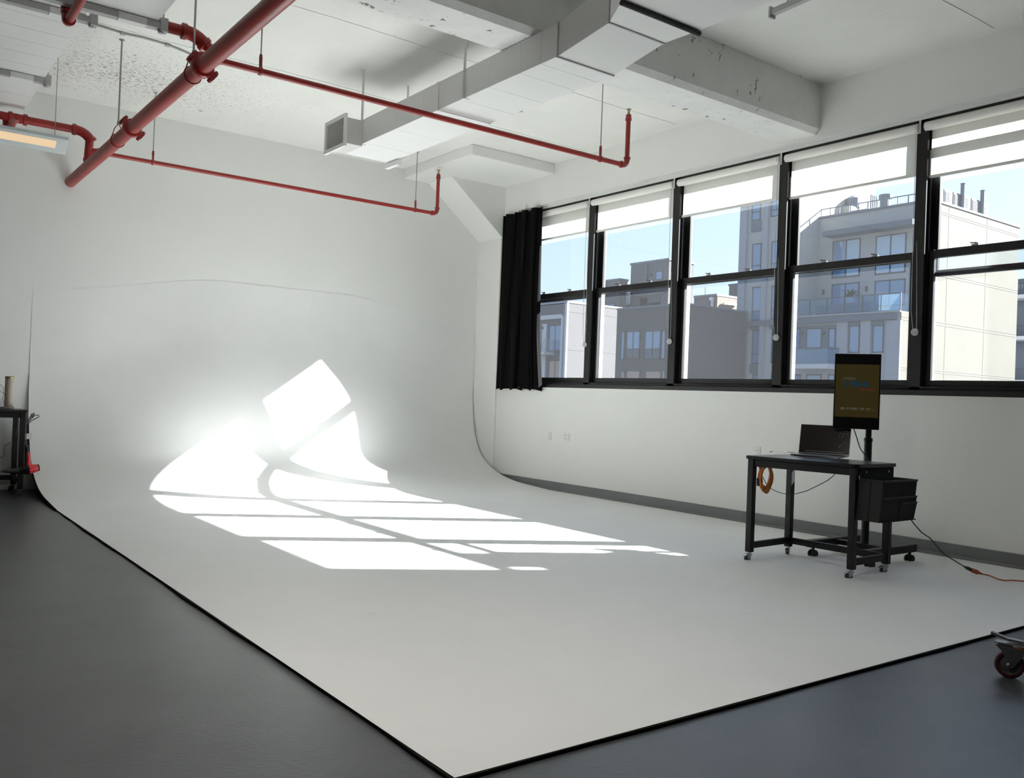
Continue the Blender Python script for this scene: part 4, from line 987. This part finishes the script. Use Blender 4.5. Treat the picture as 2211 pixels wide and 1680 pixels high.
# balcony
ya = at(*c5(470, 1400), 0, XF-1.6).y; yb = at(*c5(772, 1400), 0, XF-1.6).y; zb_ = at(*c5(640, 1440), 0, XF-1.6).z; zt_ = at(*c5(640, 1312), 0, XF-1.6).z
o = MB().box(XF-1.6, XF, ya, yb, zb_-.35, zb_).build('balcony', M['whitetrim'], q)
MB().box(XF-1.6, XF-1.57, ya, yb, zb_+.05, zt_).box(XF-1.6, XF, yb, yb+.03, zb_+.05, zt_).build('balcony_glass', M['railglass'], o)
MB().box(XF-1.62, XF-1.55, ya, yb, zt_, zt_+.05).box(XF-1.6, XF, yb-.03, yb+.05, zt_, zt_+.05).build('hand_rail', M['win_frame'], o)
ya2 = yb-2.1
# terrace rail: six panes
y0, y1 = yT-.1, yR+.0
zr0, zr1 = zT+.08, at(*c5(900, 904), 0, XF).z
for k in range(6):
    a, b = y0+(y1-y0)*k/6, y0+(y1-y0)*(k+1)/6
    o = MB().box(XF+.02, XF+.06, a-.03, b+.03, zr0, zr1).build('terrace_glass', M['railglass'], q)
    MB().box(XF+.0, XF+.08, b-.03, b+.03, zr0, zr1).box(XF+.0, XF+.08, a, b, zr1, zr1+.06).build('rail_post', M['win_frame'], o)
MB().box(XF+.02, XS, yR-.02, yR+.02, zr0, zr1).build('terrace_glass', M['railglass'], q)
MB().box(XF+.8, XF+2.0, yR+2.8, yR+7.6, zT, zT+.95).build('covered_sofa', M['cover'], q, bevel=.25)
for yy_ in (yR+10.2, yR+12): MB().box(XF+.9, XF+1.7, yy_, yy_+.8, zT, zT+.75).build('terrace_chair', M['whitetrim'], q, bevel=.1)
pl_ = MB().lathe([(.25,0),(.33,.5),(.30,.52)], (XF+2.4, yR+5.6, zT+1.0), n=12).build('planter', M['whitetrim'], q)
lf = MB()
for k in range(40):
    a = random.uniform(0, 2*PI); r = random.uniform(.2, .75); hh = random.uniform(.15, .7); c0_ = Vector((XF+2.4, yR+5.6, zT+1.5))
    lf.bar(c0_, c0_+Vector((r*math.cos(a), r*math.sin(a), hh)), .10, .02)
lf.build('potted_leaves', M['leaf'], pl_)
# upper storeys
fw5(fs, 812, 440, 1036, 742, cols=2, curt=(1,)); fw5(fs, 1160, 397, 1405, 712, cols=2, curt=(0, 1))
fw5(fs, 805, 790, 1028, 1010, cols=2); fw5(fs, 1152, 762, 1398, 975, cols=2)
za = at(*c5(1080, 340), 0, XS-1.2).z; ya, yb = at(*c5(735, 388), 0, XS-1.2).y, at(*c5(1462, 305), 0, XS-1.2).y
MB().box(XS-1.3, XS, ya, yb, za-.25, za+.15).build('canopy', M['slate'], q)
for x, y in ((742, 863), (1088, 835)): bk5(fs, 'wall_lamp', x-6, y-20, x+6, y+20, 0, .15, 'win_frame')
MB().box(XS-.1, XS+.35, yR, yT, zP-.05, zP+.12).build('parapet_cap', M['slate'], q)
rl = MB().bar((XS+.2, yT, zP+.75), (XS+.2, yR, zP+.75), .07, .07)
for k in range(12): y = yT+(yR-yT)*k/11; rl.bar((XS+.2, y, zP), (XS+.2, y, zP+.75), .06, .06)
rl.build('roof_rail', M['slate'], q)
# roof structures behind the parapet
a_, b_ = at(1800, 460, 0, XS+3), at(1838, 444, 0, XS+3)
MB().box(XS+3, XS+6, b_.y, a_.y, zP, b_.z).build('roof_bulkhead', M['stucco'], q)
c_ = at(1873, 455, 0, XS+3)
MB().box(XS+3, XS+5, c_.y, b_.y, zP+.75, zP+.95).build('roof_pergola', M['slate'], q)
for k in range(4): MB().box(XS+1.0+k*.25, XS+1.1+k*.25, yR+5.2, yR+5.3, zP, zP+1.5).build('roof_pipe', M['slate'], q)
MB().lathe([(.4,0),(.4,1.0),(.5,1.1),(.5,1.4),(.1,1.5)], (XS+1.5, yR+4.3, zP), n=14).build('roof_vent', M['slate'], q)
MB().lathe([(.6,0),(.6,.8),(.1,1.1)], (XS+4, b_.y+.5, b_.z), n=14).build('roof_vent', M['slate'], q)
def ac_unit(x, y, z, p, sz=1.2):
    o = MB().box(x, x+sz, y, y+.55, z, z+1.35).build('roof_air_unit', M['acwhite'], p)
    b = MB()
    for k in range(9): b.box(x+.10, x+sz*.72, y-.04, y-.005, z+.12+k*.125, z+.20+k*.125)
    b.build('air_grille', M['slate'], o)
ac_unit(XS+.6, yR+.7, zP+.15, q, 1.6)
for i, px in enumerate((2037, 2057, 2077, 2097, 2116, 2135)):
    p_ = at(px, 440, 1, yR); ac_unit(p_.x-.6, yR+.35, zP+.12, q)
for px in (2083, 2126):
    p_ = at(px, 450, 1, yR); MB().lathe([(.16,0),(.16,2.2),(.2,2.3)], (p_.x, yR+.2, zP), n=10).build('vent_stack', M['slate'], q)
# score lines cut in the tan wall (dark joint strips)
M['joint'] = mat('wall_joint', (.13,.12,.105), .9)
def c6(x, y): return 1980+x/3.654, 400+y/3.654
x1_ = XE_
for (a, b) in ((172,204),(172,222),(150,690),(150,710),(145,1078),(145,1100),(140,1460),(140,1478)):
    z = at(*c6(a, b), 1, yR).z; x0_ = XF if z < zT else XS
    MB().box(x0_+.1, x1_-.05, yR-.075, yR-.055, z-.035, z+.035).build('wall_joint', M['joint'], q)
for px in (228, 532):
    x = at(*c6(px, 800), 1, yR).x; MB().box(x-.03, x+.03, yR-.072, yR-.055, GZ, zP).build('wall_joint', M['joint'], q)
MB().box(XS, XE_+.1, yR-.14, yR+.1, zP+.12, zP+.26).build('parapet_cap', M['whitetrim'], q)

# --- dark brown house in the middle
XD = 52.0
q = bld('brown_building', 'dark brown brick house with black framed windows between the mullions', (XD, 46, GZ))
fd_ = Face(q, XD)
yl = at(1331, 720, 0, XD).y; yr = at(1476, 700, 0, XD).y; zt = at(1390, 665, 0, XD).z
MB().box(XD, XD+7.6, yr, yl, GZ, zt).build('wall', M['brown'], q)
MB().box(XD-.08, XD+7.6, yr-.08, yl, zt, zt+.16).build('parapet_cap', M['slate'], q)
def c4(x, y): return 1160+x/3.948, 540+y/3.948
for a, b, c, d, n_ in ((716,694,745,936,1),(762,690,876,928,2),(918,686,1052,932,2),(1060,684,1094,932,1)): fd_.window(*c4(a,b), *c4(c,d), cols=n_)
for a, b, c, d in ((712,1030,744,1180),(760,1026,876,1180),(920,1028,1056,1180),(1062,1026,1092,1180)): fd_.window(*c4(a,b), *c4(c,d), cols=1, glassm=M['win_warm'])
for a, c in ((766, 872), (924, 1048)):
    y0, y1, z0, z1 = fd_.rect(*c4(a, 840), *c4(c, 926)); rb_ = MB().box(XD-.16, XD-.11, y0, y1, z1-.04, z1)
    for k in range(15): y = y0+(y1-y0)*k/14; rb_.box(XD-.15, XD-.12, y-.015, y+.015, z0, z1)
    rb_.build('window_guard', M['win_frame'], q)
fd_.block('wall_lamp', *c4(880, 730), *c4(890, 748), 0, .2, M['win_frame'])
zz_ = at(1540, 690, 1, yr).z
MB().box(XD+.5, XD+7.5, yr-.03, yr, zz_-.9, zz_-.84).build('wall_joint', M['win_frame'], q)

# --- light house at the left, by the curtain
XA = 60.0
q = bld('light_building', 'pinkish grey house with white framed balcony next to the curtain', (XA, 58, GZ))
fa = Face(q, XA)
ya = at(1090, 740, 0, XA).y; yb = at(1223, 740, 0, XA).y; zt = at(1221, 654, 0, XA).z
MB().box(XA, XA+12, yb, ya, GZ, zt).build('wall', M['pinkgrey'], q)
MB().box(XA-.1, XA+12, yb-.06, ya, zt, zt+.2).build('parapet_cap', M['whitetrim'], q)
MB().box(XA-.12, XA+.1, yb-.05, yb+.28, GZ, zt).build('corner_trim', M['whitetrim'], q)
for b in (-.9, -4.9, -8.9, -12.9): MB().box(XA+.3, XA+11.9, yb-.02, yb, zt+b-.0, zt+b-.05).build('wall_joint', M['joint'], q)
y0, y1, z0, z1 = fa.rect(1130, 691, 1217, 817)
MB().box(XA-.25, XA, y1, y1+.30, GZ, z1+.3).box(XA-.25, XA, y0, y1+.30, z1, z1+.45).build('frame_trim', M['whitetrim'], q)
fa.window(1186, 702, 1212, 758, cols=2); fa.window(1140, 702, 1170, 758, cols=2)
fa.window(1185, 778, 1212, 840, cols=2, glassm=M['win_warm']); fa.window(1150, 778, 1170, 840, cols=1, glassm=M['win_warm'])
fa.block('white_pilaster', 1171, 700, 1180, 860, 0, .2, M['whitetrim'])
y0, y1, z0, z1 = fa.rect(1130, 736, 1197, 762)
o = MB().box(XA-1.4, XA, y0, y1, z0-.30, z0).build('balcony', M['whitetrim'], q)
rb_ = MB().box(XA-1.4, XA-1.35, y0, y1, z1-.05, z1).box(XA-1.4, XA, y1, y1+.05, z1-.05, z1)
for k in range(26): y = y0+(y1-y0)*k/25; rb_.box(XA-1.39, XA-1.36, y-.02, y+.02, z0, z1)
for k in range(8): rb_.box(XA-1.4+k*.19, XA-1.37+k*.19, y1, y1+.03, z0, z1)
rb_.build('balcony_rail', M['whitetrim'], o)
fa.block('wall_lamp', 1172, 705, 1176, 711, .2, .35, M['win_frame'])

# --- roof bulkheads further back
XH = 75.0
q = bld('rooftop_tower', 'tall grey rooftop tower with a door and ladder behind the brown house', (XH, 75, GZ))
fh = Face(q, XH)
yl = at(1361, 620, 0, XH).y; yr = at(1443, 620, 0, XH).y; zt = at(1400, 568, 0, XH).z
xb = at(1496, 620, 1, yr).x
MB().box(XH, xb, yr, yl, GZ, zt).build('wall', M['pinkgrey'], q)
MB().box(XH-.1, xb+.1, yr-.1, yl+.1, zt, zt+.25).build('parapet_cap', M['slate'], q)
fh.window(*c4(1012,180), *c4(1070,254)); fh.window(*c4(872,402), *c4(945,500)); fh.window(*c4(950,440), *c4(1054,490), cols=2)
fh.block('roof_ledge', *c4(725, 374), *c4(1085, 390), 0, .3, M['pinkgrey'])
fh.block('dark_recess', *c4(868, 394), *c4(1054, 500), 0, .03, M['win_frame'])
fh.block('pipe', *c4(940, 130), *c4(948, 252), 0, .3, M['slate']); fh.block('pipe', *c4(724, 372), *c4(732, 500), 0, .3, M['slate'])
fh.block('wall_box', *c4(966, 202), *c4(980, 220), 0, .25, M['win_frame'])
y0, y1, z0, z1 = fh.rect(*c4(780, 366), *c4(834, 470)); lb = MB()
for k in range(6): z = z0+(z1-z0)*k/5; lb.box(XH-.9, XH-.84, y0, y1, z, z+.1)
for k in range(5): y = y0+(y1-y0)*k/4; lb.box(XH-.9, XH-.84, y-.04, y+.04, z0, z1)
lb.build('ladder_cage', M['whitetrim'], q)
q = bld('rooftop_annex', 'low grey rooftop block left of the tall rooftop tower', (XH, 85, GZ))
f2 = Face(q, XH-2)
yl = at(1299, 640, 0, XH-2).y; yr = at(1337, 640, 0, XH-2).y; zt = at(1318, 607, 0, XH-2).z
MB().box(XH-2, at(1354, 640, 1, yr).x, yr, yl, GZ, zt).box(XH-.5, XH+3, at(1361, 620, 0, XH).y+.1, yr, GZ, at(1340, 634, 0, XH-.5).z).build('wall', M['pinkgrey'], q)
MB().box(XH-2.1, at(1354, 640, 1, yr).x+.1, yr-.1, yl, zt, zt+.2).build('parapet_cap', M['slate'], q)
f2.window(*c4(574, 452), *c4(660, 494), cols=2)
for a in (588, 770): f2.block('mast', *c4(a, 386), *c4(a+6, 500), .5, .7, M['win_frame'])
f2.block('roof_rail', *c4(560, 466), *c4(670, 470), .4, .5, M['slate'])
q = bld('tan_building', 'tan brick block with white downpipe beside the balcony building', (95, 90, GZ))
XT = 85.0; f3 = Face(q, XT)
yl = at(1498, 660, 0, XT).y; yr = at(1547, 660, 0, XT).y; zt = at(1522, 641, 0, XT).z
MB().box(XT, XT+28, yr+.02, yl, GZ, zt).build('wall', M['pinkgrey'], q)
MB().box(XT+.05, XT+28, yr-.05, yr+.02, GZ, zt).build('side_wall', M['tanbrick'], q)
MB().box(XT-.1, XT+28, yr-.1, yl, zt, zt+.25).build('parapet_cap', M['slate'], q)
f3.block('downpipe', *c4(1494, 430), *c4(1504, 524), 0, .3, M['whitetrim']); f3.block('pipe_head', *c4(1484, 404), *c4(1510, 430), 0, .4, M['whitetrim'])
f3.block('mast', *c4(1384, 310), *c4(1388, 400), -1, -1.1, M['win_frame'])
a_ = at(*c4(1588, 455), 1, yr-.3); b_ = at(*c4(1706, 468), 1, yr-.3); MB().bar(a_, b_, .22, .22).build('wall_pipe', M['whitetrim'], q)
q = bld('grey_rooftop_block', 'small dark grey block just left of the balcony building', (110, 100, GZ))
XG = 112.0
yl = at(1574, 630, 0, XG).y; MB().box(XG, XG+12, yl-8, yl, GZ, at(1585, 617, 0, XG).z).build('wall', M['pinkgrey'], q)
MB().box(XG-.1, XG+12, yl-8, yl+.1, at(1585, 617, 0, XG).z, at(1585, 617, 0, XG).z+.3).build('parapet_cap', M['slate'], q)
# --- far right edge
q = bld('balcony_block', 'dark building with stacked balconies at the right edge of the last window', (88, 30, GZ))
XR_ = 90.0
yl = at(2196, 700, 0, XR_).y; zt = at(2206, 602, 0, XR_).z
MB().box(XR_, XR_+10, yl-2.4, yl+2, GZ, zt).build('wall', M['slate'], q)
for py in (641, 729, 822):
    z = at(2206, py, 0, XR_).z; o = MB().box(XR_-1.8, XR_, yl-2.4, yl+1.0, z-.35, z).build('balcony', M['whitetrim'], q)
    r_ = MB().box(XR_-1.8, XR_-1.74, yl-2.4, yl+1, z+1.0, z+1.08)
    for k in range(12): r_.box(XR_-1.8, XR_-1.76, yl+1-k*.3, yl+.95-k*.3, z, z+1.05)
    r_.build('balcony_rail', M['win_frame'], o)

# --- an added wing, unseen off to the right, shaped to shade the last windows
q = bld('shade_wing', 'added unseen wing past the right edge that shades the last windows', (11, 0, GZ))
q['group'] = ''
del q['group']
def sxw(yw): return 7.6+(yw-.9)/.53                     # how far out the wing must reach to shade the wall up to yw
MB().box(7.75, sxw(2.72), -8, .9, GZ, 12).build('shade_wing_wall', M['brown'], q)
x0, x1, x2, x3 = sxw(2.72), sxw(2.86), sxw(3.08), sxw(3.56)
hz = lambda x, zw: zw+.664*(x-7.6)
MB().box(x0, x3, -3, .9, GZ, hz(x0, 1.9)).build('lower_shade_wing', M['brown'], q)
za_ = hz(x0, 1.85)
MB().prism([(x0, za_), (x0, hz(x0, 2.60)), (x1-.02, hz(x1, 2.60)), (x1, hz(x1, 2.46)), (x2-.01, hz(x2, 2.20)), (x2, hz(x2, 2.60)), (x3, hz(x3, 2.60)), (x3, za_)], 1, .74, .9).build('parapet', M['brown'], q)  # added parapet, notched to shape the sun patch of the last window
